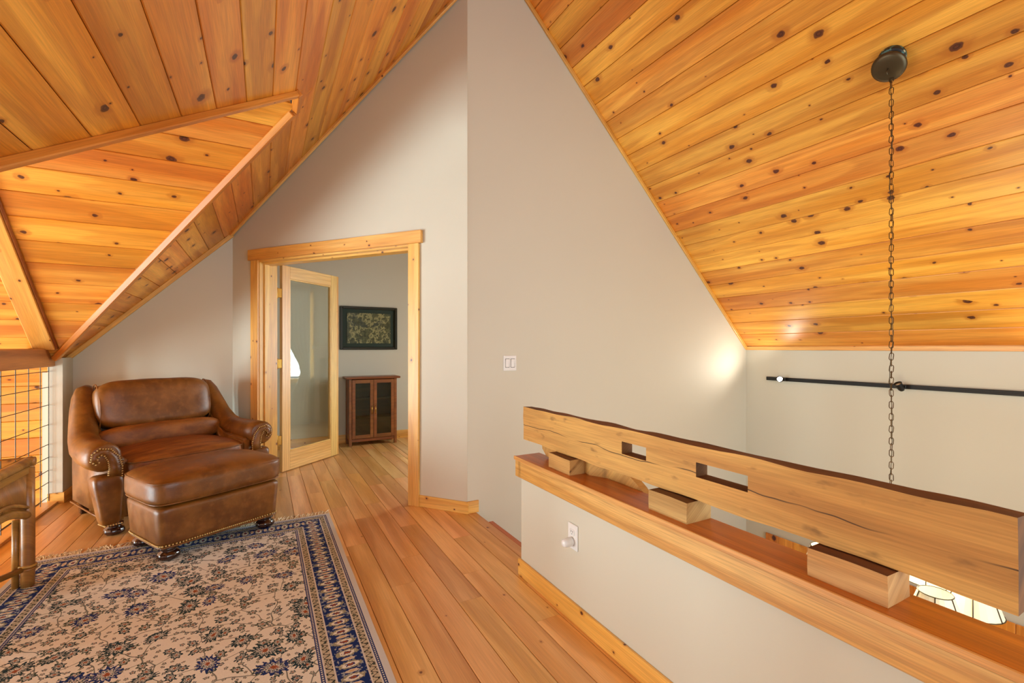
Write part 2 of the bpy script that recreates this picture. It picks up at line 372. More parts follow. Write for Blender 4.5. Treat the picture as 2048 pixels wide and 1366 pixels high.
    col = dots(col, .026, .040); col = guard(col, .040, .080); col = mainb(col, .080, .190); col = guard(col, .190, .230); col = dots(col, .230, .245)
    pile = t.noise(o, 700, 1); t.bump(pile, .5, .002)
    f = t.rng(pile, .2, .8, .82, 1.12); col = t.mix(1.0, col, t.comb(f, f, f), 'MULTIPLY')
    return t.set(Base_Color=col, Roughness=.95, Specular_IOR_Level=.1)

# ------------------------------------------------------------------ layout constants (metres; loft floor z = 0)
YG = 3.166; XF = 4.68; ZE = 1.25          # gable wall plane, far eave wall, its plate height
RIDX = 1.652; RIDZ = 4.278
LZ = lambda X: X+2.626                     # left roof plane
RZ = lambda X: ZE+XF-X                     # right roof plane
YB = -2.2; YE = 6.27                       # rear end wall, bedroom back wall
K = Vector((1.338, 3.154, 0)); U = Vector((-.6225, .7826, 0)); N = Vector((.7826, .6225, 0))   # corner, door wall direction, away from the room
XH = -1.5                                  # railing line
DR_Y, DR_Z = 3.15, 2.90                    # cross-wing ridge
FAR = lambda Y: 6.05-Y
NEAR = lambda Y: Y-.25
PW = .1757                                 # ceiling board width
LOW = -2.7
SQ = math.sqrt(.5)

def struct(o, label, cat): return tag(o, label, cat, kind='structure')
# ------------------------------------------------------------------ ceilings
def plank(parent, M, poly, T=.018, c=.0035, name='plank', mat=M_pine, mesh=None):
    """poly in (along, across); visible face at z=0, body towards -z"""
    if mesh is None:
        a0 = min(p[1] for p in poly); a1 = max(p[1] for p in poly); n = len(poly); g = .0012
        cl = lambda a, q: min(max(a, a0+q), a1-q)
        v = [(p[0], cl(p[1], g+c), 0) for p in poly]+[(p[0], cl(p[1], g), -c) for p in poly]+[(p[0], cl(p[1], g), -T) for p in poly]
        f = [list(range(n))]+[[i+n, (i+1) % n+n, (i+1) % n, i] for i in range(n)]+[[i+2*n, (i+1) % n+2*n, (i+1) % n+n, i+n] for i in range(n)]+[[2*n+i for i in range(n)][::-1]]
        mesh = bpy.data.meshes.new(name); mesh.from_pydata(v, [], f); mesh.update(); mesh.materials.append(mat)
    o = bpy.data.objects.new(name, mesh); link(o, parent); o.matrix_basis = M
    return o
# right slope: local x = -Y direction, y = up the slope, z = into the room
exR = Vector((0, 1, 0)); eyR = Vector((-SQ, 0, SQ)); ezR = exR.cross(eyR)
if ezR.z > 0: exR = -exR; ezR = exR.cross(eyR)
def slab(name, pts, nrm, t=.06, gap=.02):
    nrm = Vector(nrm).normalized(); v = []; f = []
    for poly in pts:
        b = len(v); n = len(poly)
        v += [Vector(p)+nrm*gap for p in poly]+[Vector(p)+nrm*(gap+t) for p in poly]
        f += [list(range(b, b+n)), list(range(b+n, b+2*n))[::-1]]+[[b+i, b+(i+1) % n, b+n+(i+1) % n, b+n+i] for i in range(n)]
    return pyd(name, v, f, M_dark)
cr = slab('ceiling_right', [[(XF+.1, YB, ZE-.1), (XF+.1, YE, ZE-.1), (RIDX, YE, RIDZ), (RIDX, YB, RIDZ)]], (1, 0, 1))
struct(cr, 'sloped knotty pine board ceiling over the stairwell', 'ceiling')
Ltot = YE-YB; s = .02-PW; ms = None
while s < 4.28:
    o = Vector((XF, 0, ZE))+eyR*s; o.y = YE if exR.y < 0 else YB
    top = min(PW, 4.283-s)
    if top > .02:
        if top >= PW-.001 and ms: plank(cr, frame(o, exR, eyR, ezR), None, mesh=ms)
        else:
            p = plank(cr, frame(o, exR, eyR, ezR), [(0, 0), (Ltot, 0), (Ltot, top), (0, top)])
            if top >= PW-.001: ms = p.data
    s += PW
# left slope
eyL = Vector((SQ, 0, SQ)); exL = Vector((0, 1, 0)); ezL = exL.cross(eyL)
if ezL.z > 0: exL = -exL; ezL = exL.cross(eyL)
sg = exL.y
def LP(X, Y): return Vector((X, Y, LZ(X)))
XO = .174                                   # head of the cross-wing opening
nearY = lambda X: X+2.876
farY = lambda X: 3.424-X
clf = slab('ceiling_left', [[LP(XO, YB), LP(XO, YE), LP(RIDX, YE), LP(RIDX, YB)],
                            [LP(-1.62, YB), LP(-1.62, nearY(-1.62)), LP(XO, nearY(XO)), LP(XO, YB)],
                            [LP(-1.62, farY(-1.62)), LP(-1.62, YE), LP(XO, YE), LP(XO, farY(XO))]], (-1, 0, 1))
struct(clf, 'sloped knotty pine board ceiling above the leather armchair', 'ceiling')
k = -14
while True:
    s0 = .07+k*.176; s1 = s0+.176; k += 1
    X0, X1 = s0*SQ, s1*SQ
    if X0 > RIDX-.01: break
    X1 = min(X1, RIDX)
    o = LP(X0, 0); o.y = 0; w_ = (X1-X0)/SQ
    M = frame(o, exL, eyL, ezL)
    mk = lambda ya0, ya1, yb0, yb1: [(sg*ya0, 0), (sg*ya1, 0), (sg*yb1, w_), (sg*yb0, w_)]
    def addp(q):
        q = [(a, b) for a, b in q]
        # keep winding counter-clockwise
        ar = sum(q[i][0]*q[(i+1) % 4][1]-q[(i+1) % 4][0]*q[i][1] for i in range(4))
        if ar < 0: q = q[::-1]
        plank(clf, M, q)
    if X1 <= XO+.002:
        addp(mk(YB, nearY(X0), YB, nearY(X1))); addp(mk(farY(X0), YE, farY(X1), YE))
    else:
        addp(mk(YB, YE, YB, YE))
# cross-wing ceiling (two slopes)
XW = -6.5
def wing(sign, name, label):
    f = (lambda Y: FAR(Y)) if sign > 0 else (lambda Y: NEAR(Y))
    Yv = (lambda X: farY(X)) if sign > 0 else (lambda X: nearY(X))
    eave = 5.1 if sign > 0 else 1.1
    P = lambda X, Y: Vector((X, Y, f(Y)))
    xr = lambda Y: max(-1.5, 3.424-Y) if sign > 0 else (Y-2.876)      # X of the valley at Y
    pts = [P(XW, DR_Y), P(xr(DR_Y), DR_Y)]+([P(-1.5, 4.924)] if sign > 0 else [])+[P(xr(eave), eave), P(XW, eave)]
    root = slab(name, [pts], (0, sign, 1)); struct(root, label, 'ceiling')
    ey = Vector((0, -sign*SQ, SQ)); ex = Vector((1, 0, 0)); ez = ex.cross(ey)
    if ez.z > 0: ex = -ex; ez = ex.cross(ey)
    d = .176*SQ; Y = eave
    while (DR_Y-Y)*sign < -.005:
        Yn = Y-sign*d
        if (Yn-DR_Y)*sign < 0: Yn = DR_Y
        o = P(0, Y); o.x = 0; wid = abs(Yn-Y)/SQ
        a, b = xr(Y), xr(Yn)
        q = [(ex.x*XW, 0), (ex.x*a, 0), (ex.x*b, wid), (ex.x*XW, wid)]
        ar = sum(q[i][0]*q[(i+1) % 4][1]-q[(i+1) % 4][0]*q[i][1] for i in range(4))
        if ar < 0: q = q[::-1]
        plank(root, frame(o, ex, ey, ez), q)
        Y = Yn
wing(1, 'ceiling_wing_far', 'pine board slope of the cross wing seen through the ceiling opening')
wing(-1, 'ceiling_wing_near', 'pine board slope of the cross wing facing away beyond the opening')

# trims around the opening and along the walls
tn = [0]
def trim(label, p, q, across, W, T, mat=M_trim, off=(0, 0, 0), td=None):
    p = Vector(p)+Vector(off); q = Vector(q)+Vector(off); tn[0] += 1
    if td is not None and (q-p).cross(Vector(across)).dot(Vector(td)) < 0: p, q = q, p
    b = board('trim_%d' % tn[0], p, q-p, across, (q-p).length, W, T, mat)
    return struct(b, label, 'trim')
nL = Vector((SQ, 0, -SQ)); nR = Vector((-SQ, 0, -SQ))
def rim(label, p, q, W, depth):
    """rim board whose face hangs below the left slope along p-q"""
    p = Vector(p); q = Vector(q); d = (q-p).normalized(); side = d.cross(nL).normalized()
    return trim(label, p-side*W/2-nL*.02, q-side*W/2-nL*.02, side, W, 1, M_trim), side, d
def prism_along(name, p, q, u, v, W, H, mat, label):
    p = Vector(p); q = Vector(q); d = (q-p).normalized(); u = Vector(u).normalized(); v = Vector(v).normalized()
    bm = bmesh.new(); L = (q-p).length; box_bm(bm, 0, L, -W/2, W/2, 0, H)
    bmesh.ops.bevel(bm, geom=list(bm.edges), offset=.004, segments=1, affect='EDGES')
    o = bmo(name, bm, mat); u = (u-d*u.dot(d)).normalized(); o.matrix_basis = frame(p, d, u, d.cross(u) if d.cross(u).dot(v) > 0 else -(d.cross(u)))
    return struct(o, label, 'trim')
sN = Vector((1, 1, 1)).normalized(); sF = Vector((1, -1, 1)).normalized()
prism_along('trim_1', LP(-1.62, nearY(-1.62)), LP(XO, nearY(XO)), sN.cross(nL), nL, .03, .034, M_rim, 'pine rim board along the upper edge of the ceiling opening')
prism_along('trim_2', LP(-1.45, farY(-1.45)), LP(XO-.02, farY(XO-.02)), sF.cross(nL), nL, .05, .04, M_rim, 'pine rim board running down to the corner post')
prism_along('trim_3', LP(XO, nearY(XO)-.02), LP(XO, farY(XO)+.02), eyL, nL, .035, .04, M_rim, 'short pine board closing the peak of the ceiling opening')
tn[0] = 3
def on(u, v): return K+N*.012+U*u+Vector((0, 0, v))
# along gable wall / right slope, ridge side included
trim('slim pine moulding where the stairwell ceiling meets the tall grey wall', (XF, YG, ZE), (RIDX, YG, RIDZ), (0, -1, 0), .02, .03, td=nR)
# right slope vs eave wall
trim('slim pine moulding along the top of the wall with the track light', (XF, YB, ZE-.028), (XF, YG, ZE-.028), (0, 0, 1), .04, .015, off=(-.015, 0, 0))
# left slope vs gable corner, door wall and back-left wall
Xc2 = -.271; C2 = Vector((Xc2, 5.18, 0))
trim('pine moulding between board ceiling and door wall', (Xc2, 5.176, LZ(Xc2)), (1.338, 3.154, LZ(1.338)), -N, .022, .036, td=nL)
trim('pine moulding between board ceiling and the wall behind the armchair', (-1.46, 5.18, LZ(-1.46)), (Xc2, 5.18, LZ(Xc2)), (0, -1, 0), .022, .036, td=nL)

# ------------------------------------------------------------------ walls
def wall(name, p, d, poly, t, nrm, label, mat=M_wall):
    d = Vector(d).normalized(); nrm = Vector(nrm).normalized()
    z = Vector((0, 0, 1)); ez = d.cross(z)
    tt = t if ez.dot(nrm) > 0 else -t
    o = prism(name, poly, frame(p, d, z, ez), tt, mat)
    return struct(o, label, 'wall')
DW = (Vector((Xc2, 5.176, 0))-K).length; K2 = K+N*.012
wh = lambda t_: LZ((K+U*t_).x)+.01
T0, T1, HD = .505, 2.225, 2.075
wall('wall_door', K2, U, [(0, 0), (T0, 0), (T0, HD), (T1, HD), (T1, 0), (DW, 0), (DW, wh(DW)), (0, wh(0))], .17, N, 'warm grey wall holding the wide double doorway')
wall('wall_back', (K2.x, YG, LOW), (1, 0, 0), [(0, 0), (XF-K2.x+.1, 0), (XF-K2.x+.1, ZE-LOW-.06), (RIDX-K2.x, RIDZ-LOW+.02), (0, LZ(K2.x)-LOW+.02)], .1, (0, 1, 0), 'tall warm grey gable wall beside the stairwell')
wall('wall_left', (-1.62, 5.18, 0), (1, 0, 0), [(0, 0), (Xc2+1.68, 0), (Xc2+1.68, LZ(Xc2+.06)+.01), (0, LZ(-1.62)+.01)], .1, (0, 1, 0), 'grey wall under the sloping ceiling behind the armchair')
wall('wall_right', (XF, YB, LOW), (0, 1, 0), [(0, 0), (YG-YB+.1, 0), (YG-YB+.1, ZE-LOW), (0, ZE-LOW)], .1, (1, 0, 0), 'low grey eave wall carrying the black track')
# corner post at the railing
post = boxo('wall_post', (-1.505, 4.954, 0), (-1.416, 5.18, LZ(-1.46)), M_wall, bev=0); struct(post, 'narrow grey wall return at the end of the wire railing', 'wall')
# end walls behind the camera and bedroom shell
wall('wall_rear', (XH-.1, YB, LOW), (1, 0, 0), [(0, 0), (1.1, 0), (1.1, 3.1), (1.1, 5.3), (4.2, 5.3), (4.2, 3.1), (2.8, 3.1), (2.8, .9), (6.0, .9), (6.0, 0), (6.28, 0), (6.28, ZE-LOW), (RIDX-XH+.1, RIDZ-LOW), (0, LZ(XH-.1)-LOW)], .1, (0, -1, 0), 'grey gable end wall with tall openings added for fill light')  # openings added so sky light fills the room from behind
wall('wall_bedroom', (-.6, YE, 0), (1, 0, 0), [(0, 0), (4.2, 0), (4.2, 2.4), (RIDX+.6, RIDZ), (0, LZ(-.6))], .1, (0, 1, 0), 'grey bedroom wall with the framed picture and glass cabinet')
wall('wall_bedroom_side', (3.4, YG+.1, 0), (0, 1, 0), [(0, 0), (.93, 0), (.93, 2.17), (2.05, 2.17), (2.05, .73), (.94, .73), (.94, 0), (3.0, 0), (3.0, 2.55), (0, 2.55)], .1, (1, 0, 0), 'grey bedroom side wall with the curtained window')
wall('wall_bedroom_corner', (Xc2-.02, 5.28, 0), (0, 1, 0), [(0, 0), (1, 0), (1, 2.4), (0, 2.4)], .1, (-1, 0, 0), 'grey wall closing the bedroom behind the armchair corner')
wall('wall_knee', (XH, YB, 0), (0, 1, 0), [(0, 0), (3.4, 0), (3.4, 1.14), (0, 1.14)], .1, (-1, 0, 0), 'low grey knee wall under the sloping ceiling')
# cross wing shell
def plankwall(name, x0, x1, Y, z0, z1, nrm, label):
    root = boxo(name, (x0, Y, z0), (x1, Y+nrm*.08, z1), M_dark, bev=0); struct(root, label, 'wall')
    root.location = (0, 0, 0); root.data.transform(Matrix.Translation(((x0+x1)/2, Y+nrm*.04, (z0+z1)/2)))
    ex = Vector((1, 0, 0)); ey = Vector((0, 0, 1)); ez = ex.cross(ey)
    if ez.y*nrm > 0: ex = -ex; ez = ex.cross(ey)
    zc = z0; ms = None
    while zc < z1-.01:
        hgt = min(.14, z1-zc); o = Vector((x0 if ex.x > 0 else x1, Y-nrm*.018, zc))
        if ms and hgt > .139: plank(root, frame(o, ex, ey, ez), None, mesh=ms)
        else:
            p = plank(root, frame(o, ex, ey, ez), [(0, 0), (x1-x0, 0), (x1-x0, hgt), (0, hgt)]); ms = ms or p.data
        zc += .14
plankwall('wall_wing_far', XW, -1.52, 5.1, LOW, .98, 1, 'yellow pine board wall seen through the wire railing')
wall('wall_wing_near', (XW, 1.1, LOW), (1, 0, 0), [(0, 0), (5.0, 0), (5.0, 3.5), (0, 3.5)], .1, (0, -1, 0), 'grey wall of the cross wing')
wall('wall_wing_end', (XW, 1.1, LOW), (0, 1, 0), [(0, 0), (4, 0), (4, 3.6), (DR_Y-1.1, DR_Z-LOW), (0, 3.6)], .1, (-1, 0, 0), 'window wall at the end of the cross wing')
for i_, yy in enumerate((1.85, 3.05, 4.25)):
    wn = empty('window_%d' % (i_+2), (XW+.06, yy, .3)); struct(wn, 'tall pine framed window at the end of the cross wing', 'window')
    for a, b in (((-.05, -.40, -1.8), (.04, -.32, 1.8)), ((-.05, .32, -1.8), (.04, .40, 1.8)), ((-.05, -.32, 1.72), (.04, .32, 1.8)), ((-.05, -.32, -1.8), (.04, .32, -1.72)), ((-.05, -.32, -.02), (.03, .32, .02))): boxo('window_frame', a, b, M_trim, wn, .004)
    boxo('pane', (-.03, -.32, -1.72), (-.024, .32, 1.72), M_topglass, wn, 0)
jam = boxo('wall_wing_return', (-1.548, 4.99, LOW), (-1.505, 5.08, 1.05), M_wall, bev=0); struct(jam, 'pale grey wall edge just beyond the wire railing', 'wall')
und = boxo('wall_under_railing', (-1.6, 1.1, LOW), (-1.52, 5.0, -.03), M_wall, bev=0); struct(und, 'grey wall face below the wire railing', 'wall')
stw = boxo('wall_under_loft', (1.33, YB, LOW), (1.40, YG, -.05), M_wall, bev=0); struct(stw, 'grey wall below the loft edge in the stairwell', 'wall')

# half wall
hw = boxo('wall_half', (1.246, -1.6, 0), (1.345, 2.172, .56), M_wall, bev=.002); struct(hw, 'low grey half wall with an oak cap guarding the stairwell', 'wall')
ct = board('cap_top', (1.372, -1.6, .637), (0, 1, 0), (-1, 0, 0), 3.785, .157, .019, M_oakdk)
tag(ct, 'flat orange oak cap board lying on the half wall', 'cap'); ct['kind'] = 'structure'; ct.name = 'trim_cap'; ct['category'] = 'trim'
cg = board('trim_cap_edge', (1.208, -1.6, .637), (0, 1, 0), (0, 0, 1), 3.788, .0195, .008, M_oak, bev=.001); struct(cg, 'thin pale oak edging strip along the cap of the half wall', 'trim')
ca = board('trim_cap_apron', (1.214, -1.6, .547), (0, 1, 0), (0, 0, 1), 3.782, .09, .03, M_oak); struct(ca, 'wide oak apron board under the half wall cap', 'trim')
ce = board('trim_cap_end', (1.214, 2.152, .547), (1, 0, 0), (0, 0, 1), .155, .09, .03, M_oak); struct(ce, 'short oak apron board at the end of the half wall', 'trim')
cb = board('trim_cap_back', (1.342, -1.6, .547), (0, 1, 0), (0, 0, 1), 3.75, .09, .028, M_oak); struct(cb, 'oak apron board on the stair side of the half wall', 'trim')
# ------------------------------------------------------------------ floors
fl = pyd('floor', [(-1.6, YB, -.02), (1.42, YB, -.02), (1.42, YG+.05, -.02), (3.4, YG+.05, -.02), (3.4, YE, -.02), (-1.6, YE, -.02),
                   (-1.6, YB, -.05), (1.42, YB, -.05), (1.42, YG+.05, -.05), (3.4, YG+.05, -.05), (3.4, YE, -.05), (-1.6, YE, -.05)],
         [[0, 1, 2, 3, 4, 5], [11, 10, 9, 8, 7, 6]]+[[i, i+6, (i+1) % 6+6, (i+1) % 6] for i in range(6)], M_dark)
struct(fl, 'wide plank floor of honey coloured hardwood', 'floor')
rr = random.Random(3); FWD = .127; xs = .458-FWD*15
cut = {}
while xs < 3.4:
    x0, x1 = xs, min(xs+FWD, 3.4); xs += FWD
    if x0 < -1.6: x0 = -1.6
    if x1-x0 < .02: continue
    segs = []
    if x0 < 1.42:
        xe = min(x1, 1.42); segs.append((x0, xe, YB, YE))
        if x1 > 1.42: segs.append((1.42, x1, YG+.05, YE))
    else: segs.append((x0, x1, YG+.05, YE))
    for a, b, y0, y1 in segs:
        y = y0-rr.random()*.6
        while y < y1:
            L = rr.uniform(.75, 1.75)
            q0, q1 = max(y, y0), min(y+L, y1)
            if y1-q1 < .25: q1 = y1
            if q1-q0 > .03:
                M = frame((b, q0, 0), (0, 1, 0), (-1, 0, 0), (0, 0, 1))
                plank(fl, M, [(0, 0), (q1-q0-.0008, 0), (q1-q0-.0008, b-a), (0, b-a)], T=.018, c=.0012, name='floorboard', mat=M_floor)
            if q1 == y1: break
            y += L
nos = board('trim_nosing', (1.458, YB, -.028), (0, 1, 0), (-1, 0, 0), 2.95-YB, .038, .026, M_oakdk); struct(nos, 'hardwood nosing along the stairwell edge of the floor', 'trim')
lf = pyd('floor_below', [(XW, YB, LOW), (XF, YB, LOW), (XF, YG, LOW), (XW, 5.1, LOW)], [[0, 1, 2, 3]], M_floor); struct(lf, 'hardwood floor of the storey below', 'floor')
sill = board('trim_railing_curb', (-1.44, 1.3, 0), (0, 1, 0), (-1, 0, 0), 3.65, .1, .02, M_floor); struct(sill, 'dark hardwood curb under the wire railing', 'trim')

# baseboards
def base(name, p, d, L, nrm, label, h=.09, t=.013):
    d = Vector(d).normalized(); o = Vector(p); z = Vector((0, 0, 1))
    b = board(name, o, d, z, L, h, t, M_trim, bev=.002)
    ez = d.cross(z)
    if ez.dot(Vector(nrm)) < 0: b.matrix_basis = frame(o+Vector(nrm)*t, d, z, ez)
    return struct(b, label, 'baseboard')
base('baseboard_half', (1.246, -1.6, 0), (0, 1, 0), 3.785, (-1, 0, 0), 'pale pine baseboard along the half wall')
base('baseboard_door', K2+U*-.012, U, .435, -N, 'pale oak baseboard between doorway and outside corner')
base('baseboard_back', (K2.x-.008, YG, 0), (1, 0, 0), .10, (0, -1, 0), 'short baseboard return at the head of the stairs')
base('baseboard_left', (-1.416, 5.18, 0), (1, 0, 0), 1.14, (0, -1, 0), 'pine baseboard behind the armchair', h=.088)
base('baseboard_post', (-1.505, 4.954, 0), (1, 0, 0), .102, (0, -1, 0), 'pine baseboard on the face of the wall return', h=.085)
base('baseboard_return', (-1.416, 4.954, 0), (0, 1, 0), .226, (1, 0, 0), 'pine baseboard on the inner side of the wall return', h=.085)
base('baseboard_doorleft', K2+U*2.31, U, .27, -N, 'pine baseboard between doorway and corner behind the armchair')
base('baseboard_bedroom', (-.2, YE, 0), (1, 0, 0), 3.6, (0, -1, 0), 'brown baseboard along the bedroom wall', h=.11)

# ------------------------------------------------------------------ doorway
door = empty('door_1', K2+U*1.36); struct(door, 'wide pine cased doorway with one glazed door swung into the bedroom', 'door')
Mi = Matrix.Translation(-door.location)
def dpart(name, o, along, across, L, W, T, mat=M_trim, parent=None, bev=.002):
    b = board(name, o, along, across, L, W, T, mat, None, bev); b.parent = door if parent is None else parent
    b.matrix_basis = Mi @ b.matrix_basis
    return b
Z = Vector((0, 0, 1))
fr0 = K2*1.0
dpart('casing', fr0+U*.423, Z, U, 2.07, .098, .022)
dpart('casing', fr0+U*2.213, Z, U, 2.07, .092, .022)
dpart('head_casing', fr0-N*.032+U*.395+Z*2.07, U, Z, 1.935, .10, .032)
dpart('head_jamb', K2-N*.002+U*.50+Z*2.076, U, N, 1.73, .195, .022)
dpart('head_stop', K2+N*.05+U*.52+Z*2.056, U, N, 1.69, .09, .02)
dpart('side_jamb', K2-N*.002+U*2.208, Z, N, 2.055, .195, .02)
dpart('side_jamb', K2-N*.002+U*.502, Z, N, 2.055, .195, .02)
dpart('door_stop', K2+N*.045+U*2.196, Z, N, 2.04, .05, .014)
dpart('door_stop', K2+N*.045+U*.522, Z, N, 2.04, .05, .014)
LD = Vector((.740, .673, 0)).normalized(); LN = Vector((LD.y, -LD.x, 0)); P0 = Vector((.169, 5.074, .008))
leaf = empty('door_leaf', (0, 0, 0), 0, door); leaf.matrix_basis = Mi @ Matrix.Translation(P0)
Li = Matrix.Translation(-P0)
def lpart(name, s, z, along, across, L, W, T=.036, mat=M_door, off=0):
    b = board(name, P0+LD*s+Z*z-LN*(T+off), along, across, L, W, T, mat, None, .002); b.parent = leaf
    ez = Vector(along).cross(Vector(across))
    if ez.dot(LN) < 0:
        M = b.matrix_basis.copy(); M.translation = P0+LD*s+Z*z-LN*off; b.matrix_basis = M
    b.matrix_basis = Li @ b.matrix_basis
    return b
DH = 2.065; SW = .098; WL = .79
lpart('stile', 0, 0, Z, LD, DH, SW); lpart('stile', WL-SW, 0, Z, LD, DH, SW)
lpart('top_rail', SW, DH-.125, LD, Z, WL-2*SW, .125); lpart('bottom_rail', SW, 0, LD, Z, WL-2*SW, .19)
lpart('pane', SW-.01, .18, LD, Z, WL-2*SW+.02, DH-.125-.17, .006, M_glass, .015)
for (s_, z_, L_, a_) in ((SW, .19, DH-.315, Z), (WL-SW-.012, .19, DH-.315, Z)): lpart('glazing_bead', s_, z_, a_, LD, L_, .012, .03, M_door, .004)
lpart('glazing_bead', SW, DH-.137, LD, Z, WL-2*SW, .012, .03, M_door, .004); lpart('glazing_bead', SW, .19, LD, Z, WL-2*SW, .012, .03, M_door, .004)
lpart('edge_astragal', WL, 0, Z, LD, DH, .03, .03, M_trim, .004)
for z_ in (.33, 1.09, 1.79):
    h = empty('hinge', (0, 0, 0), 0, door); hp = K2+U*2.20+N*.20+Z*z_
    hp = P0+Vector((-.045, -.012, 0))+Z*(z_-.008); h.matrix_basis = Mi @ Matrix.Translation(hp)
    bm = bmesh.new(); lathe_bm(bm, [(.0, -.055), (.004, -.055), (.007, -.05), (.007, .05), (.004, .055), (0, .055)], 10); bmo('hinge_pin', bm, M_brass, h, True)
    b = boxo('hinge_plate', (-.03, -.004, -.045), (-.002, 0, .045), M_brass, h, .003); b.rotation_euler = (0, 0, math.atan2(-N.y, -N.x)+PI)
    b = boxo('hinge_plate', (.002, -.004, -.045), (.04, 0, .045), M_brass, h, .003); b.rotation_euler = (0, 0, math.atan2(LN.y, LN.x)+PI/3)

# ------------------------------------------------------------------ bedroom furnishings
def to_local(root, o): 
    o.parent = root; o.matrix_basis = Matrix.Translation(-root.location) @ o.matrix_basis
pic = empty('framed_picture', (1.246, YE-.012, 1.506)); tag(pic, 'dark framed aerial landscape print with a green mat on the bedroom wall', 'picture')
pw, ph = .372, .285
boxo('backing', (-pw+.01, -.002, -ph+.01), (pw-.01, .012, ph-.01), M_mat, pic, 0)
boxo('print', (-pw+.09, -.006, -ph+.085), (pw-.09, -.002, ph-.085), M_print, pic, 0)
for a, b in (((-pw, -.025, -ph), (-pw+.034, .012, ph)), ((pw-.034, -.025, -ph), (pw, .012, ph)), ((-pw+.034, -.025, ph-.034), (pw-.034, .012, ph)), ((-pw+.034, -.025, -ph), (pw-.034, .012, -ph+.034))):
    boxo('frame_rail', a, b, M_frame, pic, .006)
cab = empty('display_cabinet', (1.245, 6.11, 0)); tag(cab, 'small brown wooden cabinet with two glass doors under the picture', 'cabinet')
CW, CD, CH = .60, .26, .85
cx0, cx1, cy0, cy1 = -CW/2, CW/2, -CD/2, CD/2
for x in (cx0, cx1-.035):
    for y in (cy0, cy1-.035): boxo('leg', (x, y, 0), (x+.035, y+.035, CH), M_cab, cab, .003)
boxo('side_panel', (cx0+.008, cy0+.035, .07), (cx0+.024, cy1-.035, CH), M_cab, cab, 0); boxo('side_panel', (cx1-.024, cy0+.035, .07), (cx1-.008, cy1-.035, CH), M_cab, cab, 0)
boxo('back_panel', (cx0+.035, cy1-.012, .07), (cx1-.035, cy1-.004, CH), M_cab, cab, 0)
boxo('top', (cx0-.04, cy0-.035, CH), (cx1+.04, cy1+.005, CH+.026), M_cab, cab, .006)
boxo('bottom', (cx0+.035, cy0+.02, .075), (cx1-.035, cy1-.012, .095), M_cab, cab, 0)
boxo('bottom_rail', (cx0+.035, cy0+.004, .055), (cx1-.035, cy0+.02, .09), M_cab, cab, .002)
for z in (.33, .58): boxo('shelf', (cx0+.035, cy0+.03, z), (cx1-.035, cy1-.012, z+.014), M_cab, cab, 0)
for sx in (-1, 1):
    d = empty('cabinet_door', (0, cy0, 0), 0, cab)
    xa, xb = (cx0+.037, -.002) if sx < 0 else (.002, cx1-.037)
    boxo('stile', (xa, -.004, .095), (xa+.04, .014, CH-.01), M_cab, d, .002); boxo('stile', (xb-.04, -.004, .095), (xb, .014, CH-.01), M_cab, d, .002)
    boxo('rail', (xa+.04, -.004, CH-.055), (xb-.04, .014, CH-.01), M_cab, d, .002); boxo('rail', (xa+.04, -.004, .095), (xb-.04, .014, .14), M_cab, d, .002)
    boxo('pane', (xa+.035, .004, .135), (xb-.035, .007, CH-.05), M_cabglass, d, 0)
    hx = xb-.02 if sx < 0 else xa+.02
    tube('handle', [(hx, -.004, .50), (hx, -.022, .492), (hx, -.024, .45), (hx, -.022, .408), (hx, -.004, .40)], .005, M_brass, d, 6)
# window wall of the bedroom (mirrored in the door glass)
win = empty('window_1', (3.34, 4.75, 1.45)); struct(win, 'bedroom window with pine frame behind white curtains', 'window')
for a, b in (((-.03, -.62, -.78), (.04, -.55, .78)), ((-.03, .55, -.78), (.04, .62, .78)), ((-.03, -.62, .71), (.04, .62, .78)), ((-.03, -.62, -.78), (.04, .62, -.71)), ((-.02, -.02, -.71), (.03, .02, .71))):
    boxo('window_frame', a, b, M_trim, win, .004)
def curtain(name, y0, y1, z0, z1, x, pinch, label, group):
    nu, nv = 26, 16; v = []; f = []
    for j in range(nv+1):
        t = j/nv; zz = z1+(z0-z1)*t; wsc = 1-pinch*math.exp(-((t-.62)/.16)**2)
        for i in range(nu+1):
            q = i/nu; yy = y0+(y1-y0)*q*wsc; v.append((x+.02*math.sin(q*2*PI*6+t), yy, zz))
    for j in range(nv):
        for i in range(nu): a = j*(nu+1)+i; f.append([a, a+1, a+nu+2, a+nu+1])
    o = pyd(name, v, f, M_curtain, None, True); sm = o.modifiers.new('t', 'SOLIDIFY'); sm.thickness = .003
    return tag(o, label, 'curtain', group)
curtain('curtain', 5.32, 4.95, .004, 2.25, 3.2, .6, 'sheer white curtain tied back beside the bedroom window', 'bedroom curtains')
curtain('curtain', 4.15, 4.5, .004, 2.25, 3.2, .6, 'sheer white curtain tied back at the gable side of the bedroom window', 'bedroom curtains')
shf = empty('shelf_unit', (3.24, 5.78, 0)); tag(shf, 'white mantel shelf unit against the bedroom side wall', 'shelf')
boxo('mantel', (-.16, -.44, 1.22), (.15, .44, 1.27), M_white, shf, .005)
for y in (-.40, .34): boxo('pilaster', (-.10, y, 0), (.15, y+.08, 1.22), M_white, shf, .004)
boxo('shelf', (-.06, -.32, .62), (.15, .34, .65), M_white, shf, .003); boxo('frieze', (-.09, -.32, 1.08), (.15, .34, 1.22), M_white, shf, .003)
bk = lathe('basket', [(.0, 0), (.11, 0), (.14, .1), (.15, .18), (.135, .18), (.12, .03), (0, .03)], M_basket, None, 18); bk.location = (3.24, 5.72, 1.27); tag(bk, 'pale woven basket on top of the mantel shelf', 'basket')

